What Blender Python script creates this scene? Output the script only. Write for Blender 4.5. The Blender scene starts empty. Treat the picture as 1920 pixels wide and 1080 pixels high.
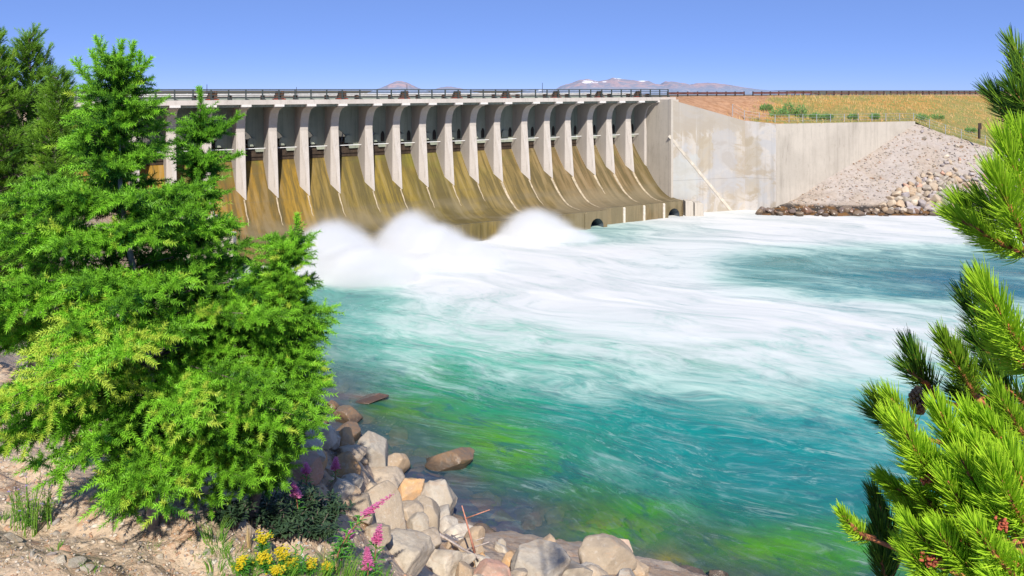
import bpy, bmesh, math, random
import numpy as np
from mathutils import Vector, Matrix
from mathutils.bvhtree import BVHTree
R = math.radians
scene = bpy.context.scene
col = scene.collection
rng = np.random.default_rng(7)
random.seed(7)
F, H0, WL = 1440.0, 167.0, -17.2      # focal length in photo pixels, horizon row, water level below the eye
PHI = 0.5306; CP, SP = math.cos(PHI), math.sin(PHI); DX, DZ = -28.425, 82.085

def srgb(r, g, b, k=1.0):
    f = lambda v: ((v/255+0.055)/1.055)**2.4 if v > 10 else v/255/12.92
    return (f(r)*k, f(g)*k, f(b)*k, 1)

def at(x, y, d):                       # photo pixel + depth -> point in the place
    return Vector(((x-960)/F*d, d, -(y-H0)/F*d))
def ray(x, y):
    return Vector(((x-960)/F, 1, -(y-H0)/F)).normalized()
def topix(P):
    P = np.asarray(P); return 960+F*P[..., 0]/P[..., 1], H0-F*P[..., 2]/P[..., 1]

# ---------------------------------------------------------------- objects
def tag(o, label=None, cat=None, group=None, kind=None):
    if label: o['label'] = label
    if cat: o['category'] = cat
    if group: o['group'] = group
    if kind: o['kind'] = kind
    return o
def empty(name, loc=(0, 0, 0), rz=0):
    o = bpy.data.objects.new(name, None); col.objects.link(o)
    o.location = loc; o.rotation_euler = (0, 0, rz); o.empty_display_size = .2
    return o
def link(name, me, m=None, parent=None):
    o = bpy.data.objects.new(name, me); col.objects.link(o)
    if m is not None:
        me.materials.clear()
        for q in (m if isinstance(m, (list, tuple)) else [m]): me.materials.append(q)
    if parent is not None: o.parent = parent
    return o
def copy_tree(o, parent=None):
    c = o.copy(); col.objects.link(c)
    if parent is not None: c.parent = parent
    for ch in list(o.children): copy_tree(ch, c)
    return c
def np_mesh(name, V, faces, smooth=False):
    """faces: (n,3) or (n,4) int array"""
    me = bpy.data.meshes.new(name); V = np.ascontiguousarray(V, dtype=np.float32); faces = np.ascontiguousarray(faces, dtype=np.int32)
    me.vertices.add(len(V)); me.vertices.foreach_set('co', V.ravel())
    n, k = faces.shape
    me.loops.add(n*k); me.loops.foreach_set('vertex_index', faces.ravel())
    me.polygons.add(n); me.polygons.foreach_set('loop_start', np.arange(0, n*k, k, dtype=np.int32))
    if smooth: me.polygons.foreach_set('use_smooth', np.ones(n, dtype=bool))
    me.update(calc_edges=True); me.validate()
    return me
def attr_f(me, name, a):
    at_ = me.attributes.new(name, 'FLOAT', 'POINT'); at_.data.foreach_set('value', np.ascontiguousarray(a, dtype=np.float32).ravel())
def attr_v(me, name, a):
    at_ = me.attributes.new(name, 'FLOAT_VECTOR', 'POINT'); at_.data.foreach_set('vector', np.ascontiguousarray(a, dtype=np.float32).ravel())

class MB:
    """collects simple solids into one mesh"""
    def __init__(s): s.v = []; s.f = []
    def add(s, V, Fs):
        b = len(s.v); s.v += [tuple(p) for p in V]; s.f += [tuple(i+b for i in f) for f in Fs]; return s
    def box(s, x0, x1, y0, y1, z0, z1):
        V = [(x, y, z) for z in (z0, z1) for y in (y0, y1) for x in (x0, x1)]
        return s.add(V, [(0, 2, 3, 1), (4, 5, 7, 6), (0, 1, 5, 4), (2, 6, 7, 3), (0, 4, 6, 2), (1, 3, 7, 5)])
    def prism(s, poly, axis, a, b):
        """poly: 2-D outline; extruded along axis 'x','y','z' from a to b"""
        def P(p, t): return {'x': (t, p[0], p[1]), 'y': (p[0], t, p[1]), 'z': (p[0], p[1], t)}[axis]
        n = len(poly)
        V = [P(p, a) for p in poly]+[P(p, b) for p in poly]
        return s.add(V, [tuple(range(n)), tuple(range(2*n-1, n-1, -1))]+[(i, n+i, n+(i+1) % n, (i+1) % n) for i in range(n)])
    def tube(s, pts, r, n=6, r2=None):
        pts = [Vector(p) for p in pts]; N = len(pts); rings = []
        b = len(s.v)
        for i, p in enumerate(pts):
            d = (pts[min(i+1, N-1)]-pts[max(i-1, 0)]).normalized()
            a = d.orthogonal().normalized() if i == 0 else (a-d*a.dot(d)).normalized()
            c = d.cross(a); rr = r if r2 is None else r+(r2-r)*i/(N-1)
            for k in range(n):
                t = 2*math.pi*k/n; s.v.append(tuple(p+(a*math.cos(t)+c*math.sin(t))*rr))
        for i in range(N-1):
            for k in range(n):
                k2 = (k+1) % n; s.f.append((b+i*n+k, b+i*n+k2, b+(i+1)*n+k2, b+(i+1)*n+k))
        s.f.append(tuple(b+k for k in range(n-1, -1, -1))); s.f.append(tuple(b+(N-1)*n+k for k in range(n)))
        return s
    def mesh(s, name, smooth=False):
        me = bpy.data.meshes.new(name); me.from_pydata(s.v, [], s.f)
        bm = bmesh.new(); bm.from_mesh(me); bmesh.ops.recalc_face_normals(bm, faces=bm.faces); bm.to_mesh(me); bm.free()
        if smooth: me.polygons.foreach_set('use_smooth', [True]*len(me.polygons))
        me.update(); return me
    def build(s, name, m, parent=None, smooth=False):
        return link(name, s.mesh(name, smooth), m, parent)
def bevel(o, w=.03, seg=1):
    md = o.modifiers.new('edge', 'BEVEL'); md.width = w; md.segments = seg; md.limit_method = 'ANGLE'; md.angle_limit = R(40)

# ---------------------------------------------------------------- numpy noise
def _h(ix, iy, seed):
    n = (ix.astype(np.int64)*374761393+iy.astype(np.int64)*668265263+seed*974711) & 0xffffffff
    n = ((n ^ (n >> 13))*1274126177) & 0xffffffff
    return ((n ^ (n >> 16)) & 0xffff)/65535.0
def vnoise(x, y, seed=0):
    ix, iy = np.floor(x), np.floor(y); fx, fy = x-ix, y-iy
    fx = fx*fx*fx*(fx*(fx*6-15)+10); fy = fy*fy*fy*(fy*(fy*6-15)+10)
    a, b, c, d = _h(ix, iy, seed), _h(ix+1, iy, seed), _h(ix, iy+1, seed), _h(ix+1, iy+1, seed)
    return (a*(1-fx)+b*fx)*(1-fy)+(c*(1-fx)+d*fx)*fy
def fbm(x, y, oct=4, seed=0):
    t, a, n = 0, 1, 0
    for i in range(oct):
        t = t+a*vnoise(x*2**i+17*i, y*2**i-31*i, seed+i); n += a; a *= .5
    return t/n

# ---------------------------------------------------------------- materials
class NT:
    def __init__(s, name):
        s.m = bpy.data.materials.new(name); s.m.use_nodes = True; s.t = s.m.node_tree; s.t.nodes.clear()
        s.out = s.n('ShaderNodeOutputMaterial')
    def n(s, t, **k):
        x = s.t.nodes.new(t)
        for a, v in k.items(): setattr(x, a, v)
        return x
    def l(s, a, b): s.t.links.new(a, b)
    def put(s, sock, v):
        if isinstance(v, bpy.types.NodeSocket): s.l(v, sock)
        elif v is not None: sock.default_value = v
    def math(s, op, a, b=None, c=None, clamp=False):
        x = s.n('ShaderNodeMath', operation=op, use_clamp=clamp)
        for i, v in enumerate((a, b, c)):
            if v is not None: s.put(x.inputs[i], v)
        return x.outputs[0]
    def mix(s, f, a, b, mode='MIX'):
        x = s.n('ShaderNodeMix', data_type='RGBA', blend_type=mode)
        s.put(x.inputs[0], f); s.put(x.inputs[6], a); s.put(x.inputs[7], b); return x.outputs[2]
    def coord(s, which='Object', scale=(1, 1, 1), rot=(0, 0, 0), loc=(0, 0, 0), src=None):
        m = s.n('ShaderNodeMapping')
        if src is None:
            tc = s.n('ShaderNodeTexCoord'); src = tc.outputs[which]
        s.l(src, m.inputs[0]); m.inputs['Scale'].default_value = scale; m.inputs['Rotation'].default_value = rot; m.inputs['Location'].default_value = loc
        return m.outputs[0]
    def noise(s, v, scale=1, detail=4, rough=.55, dist=0, col=False):
        x = s.n('ShaderNodeTexNoise'); s.put(x.inputs['Vector'], v)
        x.inputs['Scale'].default_value = scale; x.inputs['Detail'].default_value = detail; x.inputs['Roughness'].default_value = rough; x.inputs['Distortion'].default_value = dist
        return x.outputs['Color' if col else 'Fac']
    def voro(s, v, scale=1, feat='F1', out='Distance', rnd=1):
        x = s.n('ShaderNodeTexVoronoi', feature=feat); s.put(x.inputs['Vector'], v); x.inputs['Scale'].default_value = scale; x.inputs['Randomness'].default_value = rnd
        return x.outputs[out]
    def ramp(s, f, stops, interp='LINEAR'):
        x = s.n('ShaderNodeValToRGB'); s.put(x.inputs[0], f); r = x.color_ramp; r.interpolation = interp
        while len(r.elements) > 1: r.elements.remove(r.elements[-1])
        for i, (p, c) in enumerate(stops):
            e = r.elements[0] if i == 0 else r.elements.new(p)
            e.position = p; e.color = c if len(c) == 4 else (*c, 1)
        return x.outputs[0]
    def rng(s, v, a, b, c=0, d=1, smooth=True):
        x = s.n('ShaderNodeMapRange', interpolation_type='SMOOTHSTEP' if smooth else 'LINEAR')
        s.put(x.inputs[0], v)
        for i, q in enumerate((a, b, c, d)): s.put(x.inputs[i+1], q)
        return x.outputs[0]
    def attr(s, name, out='Fac'):
        x = s.n('ShaderNodeAttribute', attribute_name=name); return x.outputs[out]
    def sep(s, v):
        x = s.n('ShaderNodeSeparateXYZ'); s.put(x.inputs[0], v); return x.outputs
    def bump(s, h, strength=.3, dist=.05):
        x = s.n('ShaderNodeBump'); s.put(x.inputs['Height'], h); x.inputs['Strength'].default_value = strength; x.inputs['Distance'].default_value = dist; return x.outputs[0]
    def bsdf(s, base, rough=.8, normal=None, metal=0, spec=.3, alpha=None):
        b = s.n('ShaderNodeBsdfPrincipled'); s.put(b.inputs['Base Color'], base); s.put(b.inputs['Roughness'], rough); b.inputs['Metallic'].default_value = metal
        s.put(b.inputs['Specular IOR Level'], spec)
        if normal is not None: s.l(normal, b.inputs['Normal'])
        if alpha is not None: s.put(b.inputs['Alpha'], alpha)
        return b.outputs[0]
    def done(s, sh): s.l(sh, s.out.inputs[0]); return s.m

def m_plain(name, c, rough=.6, metal=0, var=.25, scale=6, bump=0):
    t = NT(name); v = t.coord('Object'); n = t.noise(v, scale, 5)
    c2 = tuple(x*(1-var) for x in c[:3])+(1,); c3 = tuple(min(1, x*(1+var)) for x in c[:3])+(1,)
    base = t.ramp(n, [(.3, c2), (.7, c3)])
    return t.done(t.bsdf(base, rough, t.bump(n, bump, .02) if bump else None, metal))

def m_concrete(name, light, dark, stain=.5, joints=None, streak=(2.2, 2.2, .12)):
    t = NT(name); v = t.coord('Object')
    big = t.noise(v, .13, 4); mid = t.noise(v, .9, 6, .65); fine = t.noise(v, 9, 4)
    st = t.noise(t.coord('Object', streak), 1, 5, .6, .3)
    f = t.math('ADD', t.math('MULTIPLY', t.rng(st, .45, .75), stain), t.math('MULTIPLY', t.rng(big, .4, .65), .45))
    f = t.math('ADD', f, t.math('MULTIPLY', t.math('SUBTRACT', mid, .5), .5), clamp=True)
    base = t.mix(f, light, dark)
    base = t.mix(t.math('MULTIPLY', t.rng(fine, .55, .75), .25), base, (.09, .085, .075, 1))
    sp = t.noise(t.coord('Object', (3.5, 3.5, .5)), 1, 6, .7, .5); base = t.mix(t.math('MULTIPLY', t.rng(sp, .55, .70), .38), base, (.20, .175, .145, 1))
    if joints:
        s = t.sep(v)
        for ax, per in joints:
            fr = t.math('FRACT', t.math('DIVIDE', s[ax], per))
            ln = t.math('LESS_THAN', t.math('ABSOLUTE', t.math('SUBTRACT', fr, .5)), .045/per)
            base = t.mix(t.math('MULTIPLY', ln, .35), base, dark)
    return t.done(t.bsdf(base, .9, t.bump(mid, .25, .05), spec=.15))

M = {}
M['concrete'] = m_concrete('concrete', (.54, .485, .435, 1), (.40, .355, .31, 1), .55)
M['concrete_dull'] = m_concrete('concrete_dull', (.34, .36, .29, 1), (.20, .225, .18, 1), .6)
M['wall_concrete'] = m_concrete('wall_concrete', (.50, .445, .375, 1), (.34, .30, .25, 1), .6, streak=(1.1, 1.1, .06))
M['pale_mineral'] = m_plain('pale_mineral', (.60, .53, .44, 1), .9, var=.2, scale=3)
M['streak'] = m_plain('mineral_streak', (.42, .34, .23, 1), .9, var=.35, scale=2.5)
M['strip'] = m_plain('cream_strip', (.50, .44, .36, 1), .9, var=.25, scale=1.5)
M['corbel'] = m_plain('corbel', (.62, .58, .54, 1), .85, var=.1)
M['rail_steel'] = m_plain('rail_steel', (.055, .065, .06, 1), .5, .2)
M['galv'] = m_plain('galvanised', (.42, .44, .45, 1), .45, .4, .15)
M['pale_rail'] = m_plain('pale_rail', (.62, .60, .56, 1), .5, .1, .15, 2)
M['green_rail'] = m_plain('dull_rail', (.24, .27, .23, 1), .6, .1, .15, 2)
M['rust'] = m_plain('rusty_steel', (.11, .062, .04, 1), .75, .2, .5, 9)
M['rust_red'] = m_plain('red_steel', (.30, .06, .035, 1), .7, .1, .4, 9)
M['dark_steel'] = m_plain('dark_steel', (.035, .03, .026, 1), .6, .3, .4, 8)
M['gate'] = m_plain('gate_steel', (.045, .03, .02, 1), .7, .1, .5, 2)
M['galv_dull'] = m_plain('dull_pipe', (.12, .12, .13, 1), .6, .3)
M['white_pipe'] = m_plain('white_pipe', (.75, .75, .74, 1), .4, 0, .05)
M['void'] = m_plain('tunnel_lining', (.10, .12, .14, 1), .8, 0, .3, 3)
M['dark_post'] = m_plain('weathered_post', (.05, .035, .028, 1), .9)

def m_chute():
    t = NT('stained_chute'); v = t.coord('Object'); s = t.sep(v)
    along = t.noise(t.coord('Object', (1.3, .10, .10)), 1, 6, .65, .25)
    along2 = t.noise(t.coord('Object', (.45, .05, .05), loc=(3, 0, 0)), 1, 4, .6, .6)
    big = t.noise(v, .16, 4, .6, .4); fine = t.noise(v, 4.5, 5, .65)
    left = t.mix(t.rng(along2, .38, .62), (.135, .080, .018, 1), (.29, .160, .016, 1))
    right = t.mix(t.rng(along2, .38, .62), (.165, .11, .048, 1), (.235, .16, .075, 1))
    g = t.rng(s[0], -3, 30, 0, 1, False)
    mid_ = t.mix(t.rng(along2, .38, .62), (.13, .098, .022, 1), (.225, .158, .026, 1))
    base = t.mix(t.rng(s[0], 0, 14, 0, 1, False), left, mid_); base = t.mix(t.rng(s[0], 22, 42, 0, 1, False), base, right)
    wn = t.n('ShaderNodeTexWhiteNoise', noise_dimensions='1D'); t.put(wn.inputs['W'], t.math('FLOOR', t.math('DIVIDE', t.math('ADD', s[0], .35), 3.476)))
    base = t.mix(t.math('MULTIPLY', t.rng(wn.outputs[0], .35, 1), .45), base, (.13, .105, .045, 1))
    base = t.mix(t.math('MULTIPLY', t.rng(along, .46, .58), .75), base, (.085, .066, .026, 1))
    band = t.noise(t.coord('Object', (.02, .5, .9)), 1, 4, .7, .4); base = t.mix(t.math('MULTIPLY', t.rng(band, .50, .64), .35), base, (.12, .095, .05, 1))
    lift = t.math('LESS_THAN', t.math('ABSOLUTE', t.math('SUBTRACT', t.math('FRACT', t.math('DIVIDE', s[2], 1.52)), .5)), .022); base = t.mix(t.math('MULTIPLY', lift, t.math('MULTIPLY', t.rng(band, .42, .6), .35)), base, (.06, .05, .025, 1))
    base = t.mix(t.math('MULTIPLY', t.rng(along, .50, .36), .22), base, (.34, .27, .17, 1))
    gr = t.math('MULTIPLY', t.rng(big, .52, .66), t.rng(s[2], -12, -8))
    base = t.mix(t.math('MULTIPLY', gr, .6), base, (.13, .14, .02, 1))
    base = t.mix(t.math('MULTIPLY', t.rng(s[2], -12.6, -14.4), t.math('MULTIPLY', t.rng(big, .35, .6), .6)), base, (.22, .18, .11, 1))
    base = t.mix(t.math('MULTIPLY', t.rng(fine, .56, .74), .35), base, (.07, .05, .02, 1))
    return t.done(t.bsdf(base, .75, t.bump(t.math('ADD', fine, t.math('MULTIPLY', along, .6)), .35, .05), spec=.25))
M['chute'] = m_chute()

# ---------------------------------------------------------------- camera, sun, sky
cam = bpy.data.cameras.new('camera'); camo = bpy.data.objects.new('camera', cam); col.objects.link(camo)
camo.location = (0, 0, 0); camo.rotation_euler = (R(90), 0, 0)
cam.sensor_width = 36; cam.lens = F/1920*36; cam.shift_y = -(540-H0)/1920
cam.clip_start = .05; cam.clip_end = 30000
scene.camera = camo
REL, ELEV = 25, 39.5
sa = -math.pi/2+PHI-R(REL)                     # heading of the sun in the ground plane (from +X, counter-clockwise)
sdir = Vector((math.cos(sa)*math.cos(R(ELEV)), math.sin(sa)*math.cos(R(ELEV)), math.sin(R(ELEV))))
sl = bpy.data.lights.new('sun', 'SUN'); sl.energy = 4.5; sl.angle = R(.5); sl.color = (1, .95, .86)
so = bpy.data.objects.new('sun', sl); col.objects.link(so); so.rotation_euler = sdir.to_track_quat('Z', 'Y').to_euler(); so.location = (0, -30, 40)
w = bpy.data.worlds.new('World'); scene.world = w; w.use_nodes = True
wt = w.node_tree; wt.nodes.clear()
sk = wt.nodes.new('ShaderNodeTexSky'); sk.sky_type = 'NISHITA'; sk.sun_disc = False
sk.sun_elevation = R(ELEV); sk.sun_rotation = math.pi/2-sa; sk.altitude = 3000; sk.air_density = .55; sk.dust_density = 0; sk.ozone_density = 10
bg = wt.nodes.new('ShaderNodeBackground'); bg.inputs[1].default_value = .092
wo = wt.nodes.new('ShaderNodeOutputWorld')
tint = wt.nodes.new('ShaderNodeMix'); tint.data_type = 'RGBA'; tint.blend_type = 'MULTIPLY'; tint.inputs[0].default_value = 1; tint.inputs[7].default_value = (1.22, .90, 1.0, 1)
air = wt.nodes.new('ShaderNodeMix'); air.data_type = 'RGBA'; air.inputs[0].default_value = .55; air.inputs[7].default_value = (2.0, 3.5, 7.4, 1)
wt.links.new(sk.outputs[0], tint.inputs[6]); wt.links.new(tint.outputs[2], air.inputs[6]); wt.links.new(air.outputs[2], bg.inputs[0]); wt.links.new(bg.outputs[0], wo.inputs[0])
vs = scene.view_settings; vs.view_transform = 'Standard'; vs.look = 'None'; vs.exposure = .42; vs.gamma = 1; vs.use_curve_mapping = False
cy = scene.cycles
cy.max_bounces = 10; cy.diffuse_bounces = 3; cy.glossy_bounces = 2; cy.transparent_max_bounces = 12; cy.volume_bounces = 7; cy.transmission_bounces = 3
cy.use_denoising = True; cy.sample_clamp_indirect = 6
try: cy.volume_step_rate = 2; cy.volume_max_steps = 128
except Exception: pass

# ---------------------------------------------------------------- the dam   (local frame: x along the crest, y upstream, z up)
dam = empty('dam', (DX, DZ, 0), PHI)
tag(dam, 'long concrete spillway dam with a row of pale piers above an ochre stained chute', 'dam')
SK = [-17.1, -13.7, -10.3, -6.9, -3.5, -.1, 3.26, 6.67, 10.13, 14.18, 17.57, 20.94, 24.37, 27.77, 31.22, 35.29, 38.77, 42.12, 45.75, 49.05, 52.46, 55.88]
NB = len(SK)
PROF = [(-3.4, -7.75), (-2.9, -7.72), (-2.48, -7.95), (-1.28, -9.5), (.24, -11.1), (1.0, -12.0), (1.8, -12.85), (2.74, -13.68), (3.5, -14.2), (4.39, -14.66), (5.2, -14.88), (6.0, -15.0), (7.25, -15.06)]
SPLIT = SK[17]-.35                                # the chute juts further out left of this joint
def chute(name, s0, s1, ul):
    pr = [p for p in PROF if p[0] < ul-.3]+[(ul, -15.06-.004*(ul-7.25))]
    # resample
    P = np.array(pr); d = np.r_[0, np.cumsum(np.hypot(*np.diff(P, axis=0).T))]
    tt = np.linspace(0, d[-1], 40); uu, zz = np.interp(tt, d, P[:, 0]), np.interp(tt, d, P[:, 1])
    ss = np.linspace(s0, s1, max(2, int((s1-s0)/1.2)))
    S_, U_ = np.meshgrid(ss, uu); Z_ = np.repeat(zz[:, None], len(ss), 1)
    V = np.stack([S_, -U_, Z_], -1).reshape(-1, 3); n, m = S_.shape
    idx = np.arange(n*m).reshape(n, m); fc = np.stack([idx[:-1, :-1], idx[1:, :-1], idx[1:, 1:], idx[:-1, 1:]], -1).reshape(-1, 4)
    return link(name, np_mesh(name, V, fc, True), M['chute'], dam)
UL, UR = 8.5, 7.25
chute('spillway', SK[0]-.7, SPLIT, UL); chute('spillway', SPLIT, SK[-1]-.35, UR)
MB().prism([(-UR-.004, -15.07), (-UL+.01, -15.09), (-UL+.01, -19.5), (-UR-.004, -19.5)], 'x', SPLIT-.02, SPLIT).build('lip_side', M['chute'], dam)
MB().prism([(-5, -15.1), (-UR, -15.07), (-UR, -19.5), (-5, -19.5)], 'x', SK[-1]-.62, SK[-1]-.35).build('lip_side', M['chute'], dam)

def pier_mesh(th, back=-7):
    side = [(-.45, -1.9), (2.45, -1.9), (2.4, -2.02), (1.75, -2.1), (1.15, -2.3), (.65, -2.65), (.3, -3.15), (.1, -3.75), (0, -4.6), (.9, -12.42), (.3, -13.2), (back, -13.2), (back, -1.9)]
    side = [(-a, z) for a, z in side[1:]]
    n = len(side); rt = list(side); lf = [(y+max(0, (-z-4.6)/7.8)*.98 if (y < .01 and z < -4.5 and z > -13) else y, z) for y, z in side]
    V = [(-th, y, z) for y, z in lf]+[(0, y, z) for y, z in rt]
    return MB().add(V, [tuple(range(n)), tuple(range(2*n-1, n-1, -1))]+[(i, n+i, n+(i+1) % n, (i+1) % n) for i in range(n)]).mesh('pier')
pm = pier_mesh(.92); cm = MB().prism([(-2.35, -1.905), (-2.95, -1.85), (-2.95, -1.62), (-2.35, -1.62)], 'x', -.94, .06).mesh('corbel')
for k in range(NB):
    p = link('pier', pm, M['concrete'], dam); p.location = (SK[k], 0, 0)
    bevel(p, .05)
    c = link('corbel', cm, M['corbel'], p)
# pale mineral streak that runs on down the chute from each pier foot
def on_chute(u):
    P = np.array(PROF); return float(np.interp(u, P[:, 0], P[:, 1]))
for k in range(3, NB-1):
    r = random.Random(k); ln = {8: 2.5, 14: 5.2, 15: 3.4, 16: 6.6, 17: 6.2, 18: 2.4, 19: 5.4, 20: 6.1}.get(k, 1.5+1.8*r.random())
    mb = MB(); n = 10; w0 = .11 if k < 14 else .16+.22*r.random()
    V = []
    for i in range(n+1):
        u = .78+(ln-.0)*i/n; wd = w0*(1-(i/n)**1.6)+.03; off = .05*math.sin(i*1.3+k)*i/n; z = on_chute(u)
        V += [(SK[k]-.25-wd/2+off, -u, z-.02), (SK[k]-.25-wd/2+off, -u-.03, z+.05), (SK[k]-.25+wd/2+off, -u-.03, z+.05), (SK[k]-.25+wd/2+off, -u, z-.02)]
    Fs = []
    for i in range(n):
        for j in range(3): Fs.append((4*i+j, 4*i+j+1, 4*i+4+j+1, 4*i+4+j))
    mb.add(V, Fs).build('divider_strip', M['streak'], dam)
# leaking pale stain mid bay, right of the eleventh bay joint
# breast wall, gates and arms in every bay
for k in range(NB-1):
    a, b = SK[k], SK[k+1]-.92
    nw = (b-a)*(.62 if k < 13 else .3)
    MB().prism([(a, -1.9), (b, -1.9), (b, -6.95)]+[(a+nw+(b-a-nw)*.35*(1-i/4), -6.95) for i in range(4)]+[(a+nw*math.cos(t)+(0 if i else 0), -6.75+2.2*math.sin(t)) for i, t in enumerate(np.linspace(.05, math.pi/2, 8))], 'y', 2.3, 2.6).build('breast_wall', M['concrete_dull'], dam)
    arc = [(2.75-.25*math.sin(t), -5.6-2.3*t/1.5) for t in np.linspace(0, 1.5, 8)]
    poly = [(y, z) for y, z in arc]+[(y+.12, z) for y, z in reversed(arc)]
    g = MB().prism(poly, 'x', a+.04, b-.04).build('gate', M['gate'], dam)
    arm = MB()
    for x in (a+.3, a+1.1):
        arm.tube([(x, 2.9, -7.2), (x, 2.4, -5.9), (x+.2, 2.35, -5.0)], .06, 6)
    arm.tube([(a, 2.5, -5.5), (a+1.2, 2.5, -5.6), (a+1.35, 2.5, -6.2)], .045, 6); arm.tube([(a, 2.5, -6.1), (a+1.5, 2.5, -6.1)], .04, 6)
    arm.build('gate_arm', M['galv_dull'], g)
    hb = MB().prism([(b-1.75, -6.3), (b-.85, -6.3), (b-.85, -5.75), (b-1.05, -5.4), (b-1.55, -5.4), (b-1.75, -5.75)], 'y', 2.0, 2.3)
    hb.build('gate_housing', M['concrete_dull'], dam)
    if k >= 9: MB().prism([(b-.62, -6.3), (b-.15, -6.3), (b-.15, -5.4), (b-.3, -5.05), (b-.47, -5.05), (b-.62, -5.4)], 'y', 2.27, 2.33).build('access_opening', M['dark_steel'], dam)
MB().tube([(SK[0], 1.35, -6.5), (SK[-1]-.4, 1.35, -6.5)], .045, 6).build('pipe', M['white_pipe'], dam)
# deck, soffit haunch and far kerb
DW = SK[-1]+2.4
MB().box(SK[0]-40, DW, -2.9, 7, -1.62, -1.22).build('deck', M['concrete'], dam)
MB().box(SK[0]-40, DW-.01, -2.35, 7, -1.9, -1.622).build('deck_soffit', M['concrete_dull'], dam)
MB().box(SK[0]-40, DW-.02, -2.86, -2.5, -1.218, -1.14).build('kerb', M['concrete'], dam)
MB().box(SK[0]-40, DW-.02, 4.2, 4.5, -1.218, -.86).build('kerb', M['green_rail'], dam)
# end face of the lip with an arched outlet under each bay
def plainface(s0, s1, u):
    MB().add([(s0, -u, -15.085), (s1, -u, -15.085), (s1, -u, -19.5), (s0, -u, -19.5)], [(0, 1, 2, 3)]).build('lip_face', M['chute'], dam)
def endface(s0, s1, u, c, r=.98, zc=-17.0):
    zt, zb = -15.085, -19.5; arch = [(c-r, zb), (c-r, zc)]+[(c-r*math.cos(t), zc+r*math.sin(t)) for t in np.linspace(.25, math.pi-.25, 9)]+[(c+r, zc), (c+r, zb)]
    mb = MB(); n = len(arch)
    outer = []
    for (x, z) in arch:
        if z == zb: outer.append((s0 if x < c else s1, zb))
        else:
            t = (x-(c-r))/(2*r); outer.append((s0+(s1-s0)*t if True else x, zt))
    outer[1] = (s0, zt); outer[-2] = (s1, zt)
    V = [(x, -u, z) for x, z in outer]+[(x, -u, z) for x, z in arch]
    mb.add(V, [(i, i+1, n+i+1, n+i) for i in range(n-1)])
    f = mb.build('lip_face', M['chute'], dam)
    tb = MB(); V = [(x, -u+.002, z) for x, z in arch]+[(x, -u+4.5, z) for x, z in arch]
    tb.add(V, [(i, n+i, n+i+1, i+1) for i in range(n-1)]); tb.add([(x, -u+4.5, z) for x, z in arch], [tuple(range(n))])
    tb.build('outlet', M['void'], f)
for k in range(NB-1):
    s0, s1 = SK[k]-.35, SK[k+1]-.35
    if k == NB-2: s1 = SK[k+1]-.35
    if k == 0: s0 = SK[0]-.7
    if k not in (4, 16, 20): plainface(s0, s1, UL if s1 <= SPLIT+.01 else UR)
    else: endface(s0, s1, UL if s1 <= SPLIT+.01 else UR, (s0+s1)/2+.1)
    MB().prism([(-(UL if s1 <= SPLIT+.01 else UR)-.12, -15.3), (-(UL if s1 <= SPLIT+.01 else UR)+.02, -15.2), (-(UL if s1 <= SPLIT+.01 else UR)+.02, -19), (-(UL if s1 <= SPLIT+.01 else UR)-.12, -19)], 'x', s0-.16, s0+.16).build('lip_rib', M['pale_mineral'] if k > 17 else M['chute'], dam)

# ---------------------------------------------------------------- things on the deck
rail = empty('railing', (DX, DZ, 0), PHI); tag(rail, 'dark steel post and rail railing along the edge of the dam deck', 'railing')
PT = -.03
posts = []
for k in range(NB-1): posts += [SK[k]-.45, (SK[k]+SK[k+1])/2-.45]
posts = [SK[0]-.45-1.72*i for i in range(1, 12)][::-1]+posts+[SK[-1]-.45, SK[-1]+1.1]
pmesh = MB().box(-.05, .05, -.06, .06, -1.138, PT).add([(-.06, .05, -1.13), (.06, .05, -1.13), (.06, .05, -.75), (-.06, .05, -.75), (-.06, .34, -1.13), (.06, .34, -1.13)], [(0, 1, 2, 3), (0, 4, 5, 1), (3, 2, 5, 4), (0, 3, 4), (1, 5, 2)]).mesh('post')
pmesh2 = MB().box(-.065, .065, -.06, .06, -1.138, PT).prism([(-.06, -1.13), (.35, -1.13), (.35, -1.08), (-.02, -.95)], 'y', -.05, .05).mesh('post')
for x in posts:
    o = link('post', pmesh2, M['rail_steel'], rail); o.location = (x, -2.68, 0)
for z, h in ((-.055, .05), (-.36, .035), (-.66, .035), (-.93, .04)):
    MB().box(posts[0], posts[-1], -2.73, -2.68, z-h, z+h).build('rail', M['rail_steel'], rail)
gr = empty('guardrail', (DX, DZ, 0), PHI); tag(gr, 'pale band guardrail on the far side of the dam road behind the dark railing', 'guardrail')
mb = MB(); mb.prism([(4.0, -.86), (3.94, -.80), (4.0, -.74), (4.0, -.66), (3.94, -.6), (4.0, -.54), (4.05, -.54), (4.05, -.86)], 'x', SK[0]-36, DW-1).build('rail_band', M['pale_rail'], gr)
mb = MB().box(-.06, .06, 4.06, 4.18, -.86, -.5).mesh('post')
for i in range(48):
    o = link('post', mb, M['galv'], gr); o.location = (SK[0]-30+2.2*i, 0, 0)
ords = ['leftmost', 'second from the left', 'third from the left', 'fourth from the left', 'middle one', 'fourth from the right', 'third from the right', 'second from the right', 'rightmost']
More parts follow.
